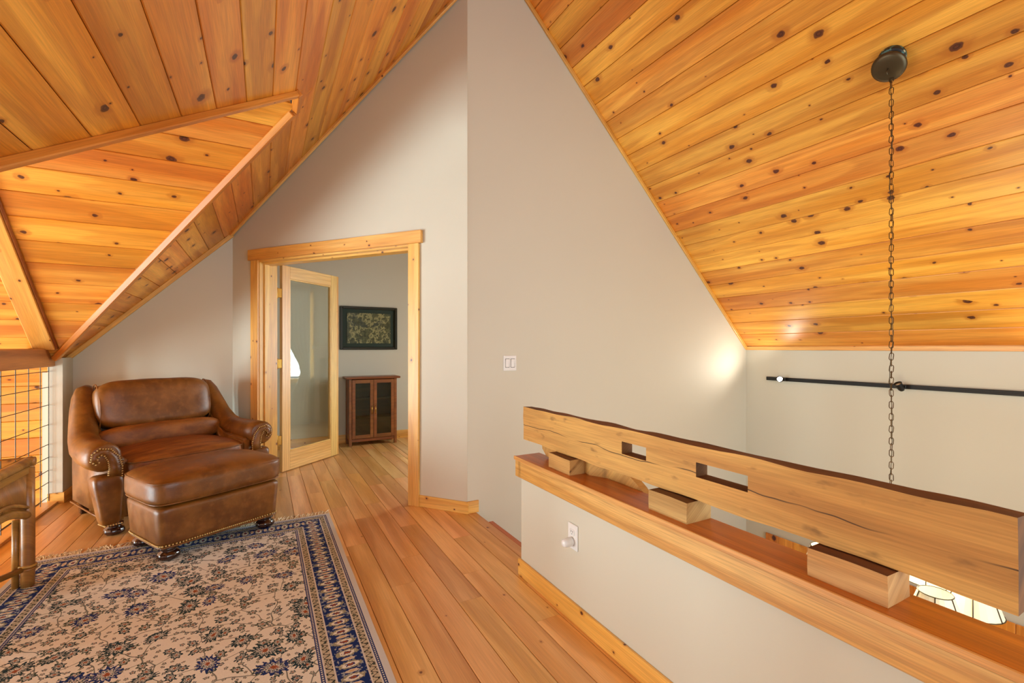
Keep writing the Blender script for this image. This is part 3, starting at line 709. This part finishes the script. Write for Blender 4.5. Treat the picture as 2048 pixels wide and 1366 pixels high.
# ------------------------------------------------------------------ cross-wing frame and wire railing
hb = board('timber_beam', (-1.46, 1.1, 1.098), (0, 1, 0), (0, 0, 1), 3.86, .142, .12, M_timber, bev=.008); hb.matrix_basis = frame((-1.58, 1.1, 1.098), (0, 1, 0), (0, 0, 1), (1, 0, 0))
hb['kind'] = 'structure'; tag(hb, 'heavy dark timber header over the wire railing', 'beam')
for sign, Y0, nm in ((1, 4.80, 'timber rafter rising from the corner post under the wing ceiling'), (-1, 1.5, 'timber rafter rising from the knee wall under the wing ceiling')):
    p = Vector((-1.535, Y0, (FAR if sign > 0 else NEAR)(Y0))); d = Vector((0, -sign*SQ, SQ)); nn = Vector((0, -sign*SQ, -SQ))
    ex, ey, ez = d, Vector((1, 0, 0)), d.cross(Vector((1, 0, 0)))
    bm = bmesh.new(); box_bm(bm, 0, 2.28, 0, .125, 0, .03 if ez.dot(nn) > 0 else -.03); bmesh.ops.bevel(bm, geom=list(bm.edges), offset=.004, segments=1, affect='EDGES')
    o = bmo('timber_rafter', bm, M_trim); o.matrix_basis = frame(p, ex, ey, ez); tag(o, nm, 'rafter', None, 'structure')
    q = Vector((-1.405, Y0, (FAR if sign > 0 else NEAR)(Y0)))
    o = tube('trim_rafter_bead', [q+nn*.006, q+nn*.006+d*2.28], .013, M_timber, None, 8); struct(o, 'rounded moulding beside the '+nm.split(' under')[0], 'trim')
rail = empty('wire_railing', (XH, 3.1, 0)); tag(rail, 'dark steel wire grid railing panel below the timber header', 'railing')
bmw = bmesh.new(); tube_bm(bmw, [(0, -1.85, 0), (0, 1.85, 0)], .0028, 6); hm = bpy.data.meshes.new('wire'); bmw.to_mesh(hm); bmw.free(); hm.materials.append(M_wire)
for z in (.06, .175, .271, .375, .478, .635, .792, .934, 1.06):
    o = bpy.data.objects.new('wire', hm); link(o, rail); o.location = (0, 0, z)
bmw = bmesh.new(); tube_bm(bmw, [(0, 0, .03), (0, 0, 1.1)], .0028, 6); vm = bpy.data.meshes.new('wire'); bmw.to_mesh(vm); bmw.free(); vm.materials.append(M_wire)
yy = 4.94
while yy > 1.3:
    o = bpy.data.objects.new('wire', vm); link(o, rail); o.location = (.006, yy-3.1, 0); yy -= .2 if yy < 4.9 else .155

# ------------------------------------------------------------------ salvaged beam rail on blocks
def rough_box(name, x0, x1, y0, y1, z0, z1, mat, parent, amp=.004, nu=10, seed=0, holes=()):
    """long member along Y (local x=along, y=z-dir, z = towards camera side) with wavy edges and real mortises"""
    L = y1-y0; H = z1-z0; T = x1-x0
    us = sorted(set([0, L]+[L*i/nu for i in range(1, nu)]+[h[0]-y0 for h in holes]+[h[1]-y0 for h in holes]))
    vsn = sorted(set([0, H]+[h[2]-z0 for h in holes]+[h[3]-z0 for h in holes]))
    if len(vsn) == 2: vsn = [0, H/2, H]
    bm = bmesh.new(); grid = {}
    for s_, w_ in ((0, 0), (1, T)):
        for i, u_ in enumerate(us):
            for j, v_ in enumerate(vsn):
                dz = 0; dw = 0
                if j in (0, len(vsn)-1): dz = amp*noise.noise(Vector((u_*6+seed, j*3+s_, 1.3)))*2
                if j in (0, len(vsn)-1): dw = -abs(noise.noise(Vector((u_*9+seed, j*5, s_*4.1))))*amp*1.2*(1 if s_ else -1)
                du = amp*noise.noise(Vector((v_*20, seed+i, s_)))*1.5 if i in (0, len(us)-1) else 0
                grid[s_, i, j] = bm.verts.new((u_+du, v_+dz, w_+dw))
    isin = lambda i, j: any(us[i] >= h[0]-y0-1e-6 and us[i+1] <= h[1]-y0+1e-6 and vsn[j] >= h[2]-z0-1e-6 and vsn[j+1] <= h[3]-z0+1e-6 for h in holes)
    nu_, nv_ = len(us)-1, len(vsn)-1
    solid = lambda i, j: 0 <= i < nu_ and 0 <= j < nv_ and not isin(i, j)
    top = []
    for i in range(nu_):
        for j in range(nv_):
            if not solid(i, j): continue
            bm.faces.new([grid[1, i, j], grid[1, i+1, j], grid[1, i+1, j+1], grid[1, i, j+1]])
            bm.faces.new([grid[0, i, j], grid[0, i, j+1], grid[0, i+1, j+1], grid[0, i+1, j]])
            for (di, dj, a, b) in ((-1, 0, (i, j+1), (i, j)), (1, 0, (i+1, j), (i+1, j+1)), (0, -1, (i, j), (i+1, j)), (0, 1, (i+1, j+1), (i, j+1))):
                if not solid(i+di, j+dj):
                    f = bm.faces.new([grid[1, *b], grid[1, *a], grid[0, *a], grid[0, *b]])
                    if di == -1 and i == 0 and holes: top.append(f)
                    inner = 0 <= i+di < nu_ and 0 <= j+dj < nv_
                    if inner or (dj == 1): top.append(f)
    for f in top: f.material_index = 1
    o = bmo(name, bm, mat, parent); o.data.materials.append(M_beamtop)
    o.matrix_basis = frame((x1, y0, z0), (0, 1, 0), (0, 0, 1), (1, 0, 0)) if False else frame((x1, y0, z0), (0, 1, 0), (0, 0, 1), (-1, 0, 0)) if False else Matrix(((0, 0, -1, x1), (1, 0, 0, y0), (0, 1, 0, z0), (0, 0, 0, 1)))
    return o
ZC = .656
bmroot = empty('salvaged_beam', (1.316, 1.26, ZC+.075)); tag(bmroot, 'old hand-hewn beam with two mortises used as a railing above the half wall', 'beam')
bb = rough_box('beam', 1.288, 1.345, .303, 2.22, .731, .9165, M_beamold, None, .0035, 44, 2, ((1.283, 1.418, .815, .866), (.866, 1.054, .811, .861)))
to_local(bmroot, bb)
# splintered tail below the beam on the stair side
bm = bmesh.new(); rg = random.Random(5)
prof = [(2.10, .735, .70), (2.06, .735, .665), (1.95, .735, .659), (1.85, .735, .66), (1.76, .735, .662), (1.68, .735, .655), (1.60, .735, .60), (1.52, .725, .58), (1.45, .695, .56), (1.40, .665, .55), (1.37, .64, .55)]
rows = []
for y, zt, zb in prof:
    w0 = 1.375 if zb < .65 else 1.335; w1 = w0+.035
    rows.append([bm.verts.new((w0+rg.uniform(-.004, .004), y, zt)), bm.verts.new((w1, y, zt)), bm.verts.new((w1, y, zb)), bm.verts.new((w0+rg.uniform(-.004, .004), y, zb))])
for A, B in zip(rows, rows[1:]):
    for k_ in range(4): bm.faces.new([A[k_], A[(k_+1) % 4], B[(k_+1) % 4], B[k_]])
bm.faces.new(rows[0]); bm.faces.new(rows[-1][::-1])
tl = bmo('splintered_brace', bm, M_beamold); to_local(bmroot, tl)
for (y0, y1, x1, lab) in ((1.72, 1.898, 1.365, 'small rough wooden block propping the beam near its splintered end'), (1.057, 1.229, 1.368, 'rough wooden block propping the middle of the beam beside the long mortise'), (.497, .672, 1.355, 'longest rough wooden block with a dark knot propping the plain end of the beam')):
    o = rough_box('support_block', 1.246, x1, y0, y1, ZC, ZC+.0715, M_block, None, .002, 5, y0*10); tag(o, lab, 'block', 'blocks under the salvaged beam')

# ------------------------------------------------------------------ switch, outlet
sw = empty('light_switch', (1.712, YG, 1.127)); tag(sw, 'white double rocker light switch on the tall grey wall', 'switch')
boxo('plate', (-.058, -.006, -.06), (.058, 0, .06), M_white, sw, .003)
for x in (-.024, .024):
    boxo('rocker_surround', (x-.0185, -.0075, -.035), (x+.0185, -.005, .035), M_slot, sw, .001)
    r = boxo('rocker', (x-.016, -.011, -.0325), (x+.016, -.005, .0325), M_white, sw, .002); r.rotation_euler = (.06, 0, 0)
ol = empty('wall_outlet', (1.246, 1.66, .375)); tag(ol, 'white duplex outlet on the half wall', 'outlet')
# position from the photograph: plate seen at (1147,1072)
d_ = 1.246/(math.sin(YAW)+math.cos(YAW)*(1147-1024)/910); ol.location = (1.246, d_*(math.cos(YAW)-math.sin(YAW)*(1147-1024)/910), 1.25-(1073-695)/910*d_)
boxo('plate', (-.006, -.036, -.058), (0, .036, .058), M_white, ol, .003)
for z in (.021, -.021):
    sk = boxo('socket', (-.009, -.017, z-.014), (-.004, .017, z+.014), M_white, ol, .004)
    for y in (-.006, .006): boxo('slot', (-.0098, y-.001, z), (-.0085, y+.001, z+.008), M_slot, ol, 0)
    boxo('slot', (-.0098, -.002, z-.009), (-.0085, .002, z-.005), M_slot, ol, .0005)
nl = lathe('night_light', [(0, 0), (.019, 0), (.0205, .004), (.0205, .03), (.018, .044), (.011, .05), (0, .0515)], M_white, None, 20)
nl.location = ol.location+Vector((-.009, .002, -.021)); nl.rotation_euler = (0, -PI/2, 0); tag(nl, 'round white plug-in night light in the outlet', 'night light')

# ------------------------------------------------------------------ track light
tr = empty('track_light', (XF, 1.2, .925)); tag(tr, 'long black track rail with small spot heads on the eave wall', 'track light')
boxo('track', (-.022, -2.4, -.018), (0, 1.725, .018), M_black, tr, .003); boxo('track_slot', (-.0235, -2.4, -.006), (-.021, 1.70, .004), plain('track_slot_dark', srgb(10, 9, 8), .6), tr, 0)
def head(y, aim, lit):
    h = empty('spot_head', (-.022, y, 0), 0, tr)
    boxo('adapter', (-.03, -.02, -.014), (0, .02, .014), M_black, h, .003)
    c = Vector((-.075, 0, .0)); tube('stem', [(-.02, 0, 0), tuple(c)], .006, M_black, h, 8)
    q = Vector(aim).to_track_quat('Z', 'Y').to_matrix().to_4x4(); q.translation = c
    b = lathe('lamp_can', [(0, -.035), (.016, -.033), (.022, -.02), (.028, .03), (.03, .038), (.026, .038), (.022, .02), (0, .018)], M_black, h, 18); b.matrix_basis = q
    l = lathe('lens', [(0, .024), (.024, .024), (.024, .027), (0, .028)], M_lens if lit else M_white, h, 18); l.matrix_basis = q
    return h
def to_cam(y): return (Vector((0, 0, 1.25))-Vector((XF-.1, 1.2+y, .925))).normalized()
head(1.53, (to_cam(1.53)+Vector((.15, .25, .15))).normalized(), True)
hy = .545
head(hy, (-.55, .25, .8), False); head(-.42, (-.55, .0, .8), True)
def spot(name, loc, aim, power, angle, blend=.6, col=(1, .93, .82), r=.03):
    l = bpy.data.lights.new(name, 'SPOT'); l.energy = power; l.spot_size = math.radians(angle); l.spot_blend = blend; l.color = col; l.shadow_soft_size = r
    o = bpy.data.objects.new(name, l); COL.objects.link(o); o.location = loc; o.rotation_euler = (Vector(aim)-Vector(loc)).to_track_quat('-Z', 'Y').to_euler(); return o
spot('track_spot', (XF-.17, 2.80, .98), (4.0, 3.05, 1.5), 13, 175, 1)
spot('track_spot_up', (XF-.16, .85, 1.0), (3.6, .8, 2.6), 12, 130, 1)

# ------------------------------------------------------------------ chandelier on its chain
CX, CY = 3.068, 1.204; CZ = RZ(CX)
ch = empty('chandelier', (CX, CY, CZ)); tag(ch, 'long chain chandelier with cream panelled shades hanging in the stairwell', 'chandelier')
q = nR.to_track_quat('Z', 'Y').to_matrix().to_4x4()
jb = lathe('ceiling_box', [(0, 0), (.062, 0), (.066, .006), (.064, .03), (.06, .034), (0, .034)], M_patina, ch, 28); jb.matrix_basis = q
q2 = q.copy(); q2.translation = nR*.05+Vector((-.006, .0, -.03))
cp = lathe('canopy', [(0, .016), (.03, .016), (.062, .014), (.078, .007), (.081, -.002), (.076, -.004), (0, -.004)], M_bronze, ch, 32); cp.matrix_basis = q2
hk = q2 @ Vector((0, 0, .016))
tube('hook', [hk, hk+Vector((-.004, 0, -.012)), hk+Vector((-.012, 0, -.022)), hk+Vector((-.006, 0, -.034)), hk+Vector((.004, 0, -.030))], .0035, M_bronze, ch, 6)
lk = bmesh.new(); pts = []
for k_ in range(12):
    a = 2*PI*k_/12; pts.append((.0095*math.cos(a), 0, .0125*math.sin(a)+(.0085 if math.sin(a) > 0 else -.0085)))
tube_bm(lk, pts, .0019, 4, True); lm = bpy.data.meshes.new('chain_link'); bmesh.ops.recalc_face_normals(lk, faces=lk.faces); lk.to_mesh(lm); lk.free(); lm.materials.append(M_chain)
zt = hk.z-.045; zb = -.14-CZ; nlk = int((zt-zb)/.0335); rg = random.Random(2)
for k_ in range(nlk):
    o = bpy.data.objects.new('chain_link', lm); link(o, ch); o.location = (hk.x*.2+rg.uniform(-.0012, .0012), hk.y*.2, zt-.0335*k_); o.rotation_euler = (0, rg.uniform(-.08, .08), (0 if k_ % 2 else PI/2)+YAW*-1+1.0+rg.uniform(-.3, .3))
# supply wire threaded through the chain
wp = []
for k_ in range(60):
    z = zt-(zt-zb)*k_/59; wp.append((hk.x*.2+.006*math.sin(k_*.9), .006*math.cos(k_*.55), z))
tube('supply_wire', wp, .0016, M_bronze, ch, 5)
lathe('column', [(0, 0), (.012, 0), (.03, .03), (.018, .06), (.018, .30), (.04, .34), (.014, .40), (.014, .46), (0, .47)], M_bronze, ch, 20, (0, 0, -.60-CZ))
SH_R = .315
shade0 = None
for k_ in range(6):
    aw = math.radians(-39-60*k_); dv = RT*math.cos(aw)+FW*math.sin(aw); c = dv*SH_R
    z0 = .056-CZ
    tube('arm', [(0, 0, z0-.42), tuple(dv*.1+Vector((0, 0, z0-.46))), tuple(dv*.22+Vector((0, 0, z0-.40))), tuple(c+Vector((0, 0, z0-.30))), tuple(c+Vector((0, 0, z0-.2)))], .008, M_bronze, ch, 8)
    sh = lathe('shade', [(.118, -.155), (.115, -.15), (.066, 0), (.064, 0), (.112, -.152)], M_shade, ch, 24, (0, 0, 0), False); sh.location = c+Vector((0, 0, z0))
    for r_, zz in ((.0665, 0), (.118, -.153)):
        rp = [(r_*math.cos(2*PI*a/24), r_*math.sin(2*PI*a/24), zz) for a in range(24)]; tube('rim', rp, .0025, M_bronze, sh, 5, True)
    for m in range(6):
        a = 2*PI*m/6+.3; tube('rib', [(.0675*math.cos(a), .0675*math.sin(a), 0), (.1185*math.cos(a), .1185*math.sin(a), -.153)], .0022, M_bronze, sh, 5)
    lathe('bulb', [(0, -.14), (.012, -.13), (.03, -.08), (.022, -.05), (0, -.04)], M_bulb, sh, 14)
pl = bpy.data.lights.new('chandelier_light', 'POINT'); pl.energy = 26; pl.color = (1, .86, .62); pl.shadow_soft_size = .25
plo = bpy.data.objects.new('chandelier_light', pl); COL.objects.link(plo); plo.location = (CX, CY, .2)
# pine panelling low on the eave wall
pn = empty('wall_wainscot', (XF, 0, 0)); struct(pn, 'pine board wainscot low on the eave wall below the track light', 'wall')
yy = 2.93
while yy > -2.0:
    b = board('plank', (-.014, yy-.14, LOW+.0), (0, 0, 1), (0, 1, 0), -.70-LOW, .138, .014, M_pine, pn); yy -= .14
# stair flight going down past the half wall
stf = empty('staircase', (2.0, 2.7, LOW)); tag(stf, 'pine stair flight dropping away behind the half wall', 'staircase')
for k_ in range(13):
    boxo('tread', (1.44-2.0+.245*k_-.02, 2.25-2.7, -LOW-.205*(k_+1)-.03), (1.44-2.0+.245*(k_+1), YG-2.7, -LOW-.205*(k_+1)), M_oakdk, stf, .005)

# ------------------------------------------------------------------ rug
HX, HY = .8115, 1.2
rug = empty('area_rug', (-.3765, 2.455, 0)); tag(rug, 'cream oriental rug with navy floral borders and fringed end', 'rug')
nx, ny = 40, 60; v = []; f = []
for j in range(ny+1):
    for i in range(nx+1):
        x = -HX+2*HX*i/nx; y = -HY+2*HY*j/ny; v.append((x+.002*noise.noise(Vector((y*4, 1, 0))), y, .0075+.0012*noise.noise(Vector((x*5, y*5, 0)))))
for j in range(ny):
    for i in range(nx): a = j*(nx+1)+i; f.append([a, a+1, a+nx+2, a+nx+1])
edge = [i for i in range(nx+1)]+[(j+1)*(nx+1)-1 for j in range(1, ny+1)]+[ny*(nx+1)+i for i in range(nx-1, -1, -1)]+[j*(nx+1) for j in range(ny-1, 0, -1)]
b0 = len(v); v += [(v[e_][0], v[e_][1], .0005) for e_ in edge]
for i in range(len(edge)): f.append([edge[i], b0+i, b0+(i+1) % len(edge), edge[(i+1) % len(edge)]])
pyd('pile', v, f, rug_mat(HX, HY), rug)
M_fr = plain('rug_fringe', srgb(236, 222, 190), .9)
for sgn in (1, -1):
    bm = bmesh.new(); rg = random.Random(9+sgn); x = -HX
    while x < HX:
        L = rg.uniform(.06, .10); dx = rg.uniform(-.04, .04); pts = [(x, sgn*HY, .005), (x+dx*.3, sgn*(HY+L*.35), .0045+rg.random()*.002), (x+dx*.7+rg.uniform(-.01, .01), sgn*(HY+L*.7), .004+rg.random()*.003), (x+dx, sgn*(HY+L), .003)]
        tube_bm(bm, pts, [.0026, .003, .0028, .0012], 4); x += .0055
    o = bmo('fringe', bm, M_fr, rug); o['kind'] = 'stuff'

# ------------------------------------------------------------------ leather armchair and ottoman
ANG = math.radians(29)
def nails(name, pts, parent, r=.0062, nrm=None, step=.0145):
    bm = bmesh.new(); acc = 0
    tot = []; 
    for a, b in zip(pts, pts[1:]):
        a, b = Vector(a), Vector(b); L = (b-a).length; n = max(1, int(round(L/step)))
        for i in range(n): tot.append(a+(b-a)*(i/n))
    for p in tot:
        m = bmesh.ops.create_icosphere(bm, subdivisions=1, radius=r); bmesh.ops.translate(bm, verts=m['verts'], vec=p)
    o = bmo(name, bm, M_nail, parent, True); o['kind'] = 'stuff'; return o
BUN = [(0, 0), (.040, 0), (.052, .012), (.055, .026), (.048, .042), (.036, .050), (.034, .056), (.046, .062), (.046, .075), (0, .075)]
def supl(a, b, p, n, z, rx=0):
    out = []
    for k_ in range(n):
        t = 2*PI*k_/n; c, s_ = math.cos(t), math.sin(t); r = (abs(c)**p+abs(s_)**p)**(-1/p); out.append((a*r*c, b*r*s_, z))
    return out
OL, OW = .76, .53
ot = empty('ottoman', (-.325, 3.615, .0105), ANG); tag(ot, 'brown leather ottoman with nailhead trim standing on the rug', 'ottoman')
for sx in (-1, 1):
    for sy in (-1, 1): lathe('foot', BUN, M_bun, ot, 28, (sx*(OL/2-.095), sy*(OW/2-.085), 0), True, 9, .10)
taper = lambda q: Vector((q.x*(1-.05*(.5-q.z/.25)), q.y*(1-.05*(.5-q.z/.25)), q.z))
o = soft_box('base', (OL-.03, OW-.03, .245), M_leather, ot, 14, 0, 14, taper); o.location = (0, 0, .075+.1225)
o = soft_box('cushion', (OL+.02, OW+.02, .175), M_leather, ot, 5.5, .035, 16, None, .002); o.location = (0, 0, .40)
def top_cap(name, a, b, p, z, crown, mat, parent, loc):
    bm = bmesh.new(); n = 48; rings = [[bm.verts.new((0, 0, z+crown))]]
    for j in range(1, 11):
        t = j/10; zz = z+crown*(1-t**2.6); rings.append([bm.verts.new((x*t, y*t, zz)) for x, y, _ in supl(a, b, p, n, 0)])
    for k_ in range(n): bm.faces.new([rings[0][0], rings[1][k_], rings[1][(k_+1) % n]])
    for A, B in zip(rings[1:], rings[2:]):
        for k_ in range(n): bm.faces.new([A[k_], B[k_], B[(k_+1) % n], A[(k_+1) % n]])
    o = bmo(name, bm, mat, parent, True); o.location = loc; return o
top_cap('top_panel', OL/2-.005, OW/2-.005, 7, .058, .045, M_suede, ot, (0, 0, .40))
for z_, a_, b_, p_ in ((.456, OL/2-.001, OW/2-.001, 7), (.335, OL/2-.004, OW/2-.004, 7)):
    tube('piping', supl(a_, b_, p_, 72, z_), .0045, M_leather, ot, 6, True)
loop = supl((OL-.03)/2*.957+.001, (OW-.03)/2*.957+.001, 14, 96, .094); nails('nailhead_trim', loop+[loop[0]], ot)
loop = supl((OL-.03)/2*.95, (OW-.03)/2*.95, 14, 72, .083); tube('bottom_welt', loop, .006, M_leather, ot, 5, True)

ac = empty('leather_armchair', (-.468, 4.138, 0), ANG); tag(ac, 'brown leather club armchair with rolled scroll arms and nailhead trim', 'armchair')
for sx in (-1, 1):
    lathe('foot', BUN, M_bun, ac, 28, (sx*.44, .05, 0), True, 9, .10); boxo('rear_leg', (sx*.42-.025, .70, 0), (sx*.42+.025, .75, .09), M_bun, ac, .006)
o = soft_box('seat_base', (.84, .74, .26), M_leather, ac, 10, 0, 8); o.location = (0, .40, .205)
o = soft_box('seat_cushion', (.80, .66, .19), M_suede, ac, 5, .04, 16, None, .003); o.location = (0, .27, .405)
tube('seat_piping', [(x, y+.27, z) for x, y, z in supl(.392, .322, 6, 72, .465)], .0045, M_leather, ac, 6, True)
def bulge(q): return Vector((q.x, q.y, q.z-.012*(1-(q.x/.43)**2)))
o = soft_box('lumbar_cushion', (.85, .20, .19), M_suede, ac, 3.2, 0, 16, None, .008); o.location = (0, .50, .565); o.rotation_euler = (-.15, 0, 0)
o = soft_box('back_cushion', (.78, .23, .38), M_leather, ac, 4.2, 0, 18, None, .004); o.location = (-.015, .60, .805); o.rotation_euler = (-.22, 0, 0)
for sx in (-1, 1):
    pts = [(sx*.368-.015, y, z) for x, y, z in [(0, a*.085, b*.175) for a, b in [(math.cos(t), math.sin(t)) for t in [2*PI*k_/24 for k_ in range(24)]]]]
    pp = tube('back_piping', [(x*1.0, -abs(y)*0-.075 if False else y, z) for x, y, z in pts], .004, M_leather, ac, 6, True); pp.location = (0, .60, .80); pp.rotation_euler = (-.22, 0, 0)
o = soft_box('back_frame', (.86, .17, .84), M_leather, ac, 6, 0, 12); o.location = (0, .745, .545); o.rotation_euler = (-.12, 0, 0)
for sx in (-1, 1):
    # side panel with sloping wing
    poly = [(.02, .085), (.02, .50), (.30, .52), (.46, .56), (.58, .66), (.67, .78), (.74, .88), (.80, .89), (.83, .78), (.80, .085)]
    M = Matrix(((0, 0, sx, sx*.375), (1, 0, 0, 0), (0, 1, 0, 0), (0, 0, 0, 1)))
    bm = bmesh.new(); n = len(poly); A = [bm.verts.new((p[0], p[1], 0)) for p in poly]; B = [bm.verts.new((p[0], p[1], .095 if p[1] < .9 else .06)) for p in poly]
    bm.faces.new(A[::-1]); bm.faces.new(B)
    for i in range(n): bm.faces.new([A[i], A[(i+1) % n], B[(i+1) % n], B[i]])
    bmesh.ops.bevel(bm, geom=list(bm.edges), offset=.018, segments=3, affect='EDGES', clamp_overlap=True)
    for v_ in bm.verts: v_.co = M @ v_.co
    bmo('side_panel', bm, M_leather, ac, True)
    path = [(.513, -.03, .535), (.515, -.015, .535), (.513, .10, .533), (.505, .25, .533), (.495, .38, .545), (.482, .48, .585), (.462, .57, .665), (.442, .645, .77), (.422, .70, .86), (.405, .735, .91), (.385, .755, .935)]
    bm = bmesh.new(); tube_bm(bm, [(sx*x, y, z) for x, y, z in path], [.075, .094, .098, .097, .092, .086, .082, .079, .075, .066, .04], 20)
    bmo('arm_roll', bm, M_leather, ac, True)
    # bulging stump under the scroll
    def stump(q):
        t = (q.z+.17)/.34; wx = .74+.46*t**1.6
        return Vector((q.x*wx+sx*.02*t, q.y*(.85+.25*t), q.z))
    o = soft_box('arm_front', (.155, .13, .335), M_leather, ac, 5, 0, 10, stump); o.location = (sx*.475, .015, .247)
    # raised scroll facing with its nail rows
    cl = [(.462, .40), (.458, .46), (.470, .52), (.500, .565), (.535, .575), (.562, .555), (.568, .525), (.552, .503)]
    wd = [.036, .034, .031, .026, .022, .020, .017, .010]
    Lf, Rt = [], []
    for i, (x, z) in enumerate(cl):
        a = cl[max(i-1, 0)]; b = cl[min(i+1, len(cl)-1)]; dx, dz = b[0]-a[0], b[1]-a[1]; l_ = math.hypot(dx, dz); nx_, nz_ = -dz/l_, dx/l_
        Lf.append((x+nx_*wd[i], z+nz_*wd[i])); Rt.append((x-nx_*wd[i], z-nz_*wd[i]))
    bm = bmesh.new(); y0, y1 = -.020, -.040; q = []
    for (a, b) in zip(Lf, Rt): q.append([bm.verts.new((sx*a[0], y0, a[1])), bm.verts.new((sx*a[0], y1, a[1])), bm.verts.new((sx*b[0], y1, b[1])), bm.verts.new((sx*b[0], y0, b[1]))])
    for A, B in zip(q, q[1:]):
        for k_ in range(4): bm.faces.new([A[k_], A[(k_+1) % 4], B[(k_+1) % 4], B[k_]])
    bm.faces.new(q[0]); bm.faces.new(q[-1][::-1]); bmo('scroll_panel', bm, M_leather, ac, True)
    nails('nailhead_trim', [(sx*a, -.040, z) for a, z in Lf]+[(sx*a, -.040, z) for a, z in Rt[::-1]], ac, .0055)
    nails('nailhead_trim', [(sx*.43, -.045, .088), (sx*.515, -.045, .088), (sx*.522, .06, .088)], ac)
    tube('bottom_welt', [(sx*.478, .05, .09), (sx*.482, .4, .09), (sx*.478, .79, .09)], .006, M_leather, ac, 6)

# ------------------------------------------------------------------ rattan table
RX, RY = -1.075, 3.29; RL, RW = .62, .38
rt = empty('rattan_table', (RX, RY, .0)); tag(rt, 'rattan side table with reed panels and a glass top beside the wire railing', 'table')
HT = .655
for (x, y) in ((0, 0), (-RW, 0), (0, -RL), (-RW, -RL)):
    tube('leg', [(x, y, .009), (x, y, .10), (x, y, .36), (x, y, HT-.03)], [.027, .028, .028, .027], M_rattan, rt, 14)
    ix = -.045 if x == 0 else .045
    tube('thin_pole', [(x+ix, y-.004 if y == 0 else y+.004, .009), (x+ix, y, .36)], .0145, M_rattan, rt, 10)
    for z in (.10, .115): tube('binding', [(x+.03*math.cos(a), y+.03*math.sin(a), z) for a in [2*PI*k_/16 for k_ in range(16)]], .007, M_rattan, rt, 6, True)
def rail_t(a, b, z, r, nm='top_pole', ext=.03):
    a = Vector((*a, z)); b = Vector((*b, z)); d = (b-a).normalized()*ext
    tube(nm, [a-d, a-d*.9, (a+b)/2, b+d*.9, b+d], [r*.55, r, r, r, r*.55], M_rattan, rt, 14)
cs = [(0, 0), (-RW, 0), (-RW, -RL), (0, -RL)]
for i in range(4):
    a, b = cs[i], cs[(i+1) % 4]; rail_t(a, b, HT, .024); 
    A = Vector((*a, 0)); B = Vector((*b, 0)); d = (B-A); L = d.length; d.normalize(); nrm = Vector((-d.y, d.x, 0)) if i != 9 else d
    # upper and arched lower rails
    b_ = board('upper_rail', A+Vector((0, 0, HT-.06))-d.cross(Vector((0, 0, 1)))*.012, d, (0, 0, 1), L, .036, .024, M_rattan, None, .004); to_local_m = b_.matrix_basis; b_.parent = rt; b_.matrix_basis = to_local_m
    tube('arch_rail', [A+d*L*t+Vector((0, 0, .375+.075*math.sin(PI*t))) for t in [k_/12 for k_ in range(13)]], .021, M_rattan, rt, 12)
    bm = bmesh.new(); n = int(L/.0105)
    for k_ in range(1, n):
        t = k_/n; p = A+d*L*t; zb_ = .395+.075*math.sin(PI*t); tube_bm(bm, [(p.x, p.y, zb_), (p.x, p.y, HT-.055)], .0052, 6)
    o = bmo('reed_panel', bm, M_rattan, rt, True); o['kind'] = 'stuff'
    nsd = d.cross(Vector((0, 0, 1)))*.010
    tube('panel_edging', [A+nsd+d*(.035+(L-.07)*t)+Vector((0, 0, .425+.07*math.sin(PI*t))) for t in [k_/12 for k_ in range(13)]], .009, M_rattan, rt, 8)
for sg_ in (1, -1):
    tube('cross_stretcher', [(0 if sg_ > 0 else -RW, 0, .105), (-RW if sg_ > 0 else 0, -RL, .105 if sg_ > 0 else .112)], .015, M_rattan, rt, 10)
boxo('glass_top', (-RW+.02, -RL+.02, HT+.012), (-.02, -.02, HT+.02), M_topglass, rt, 0)
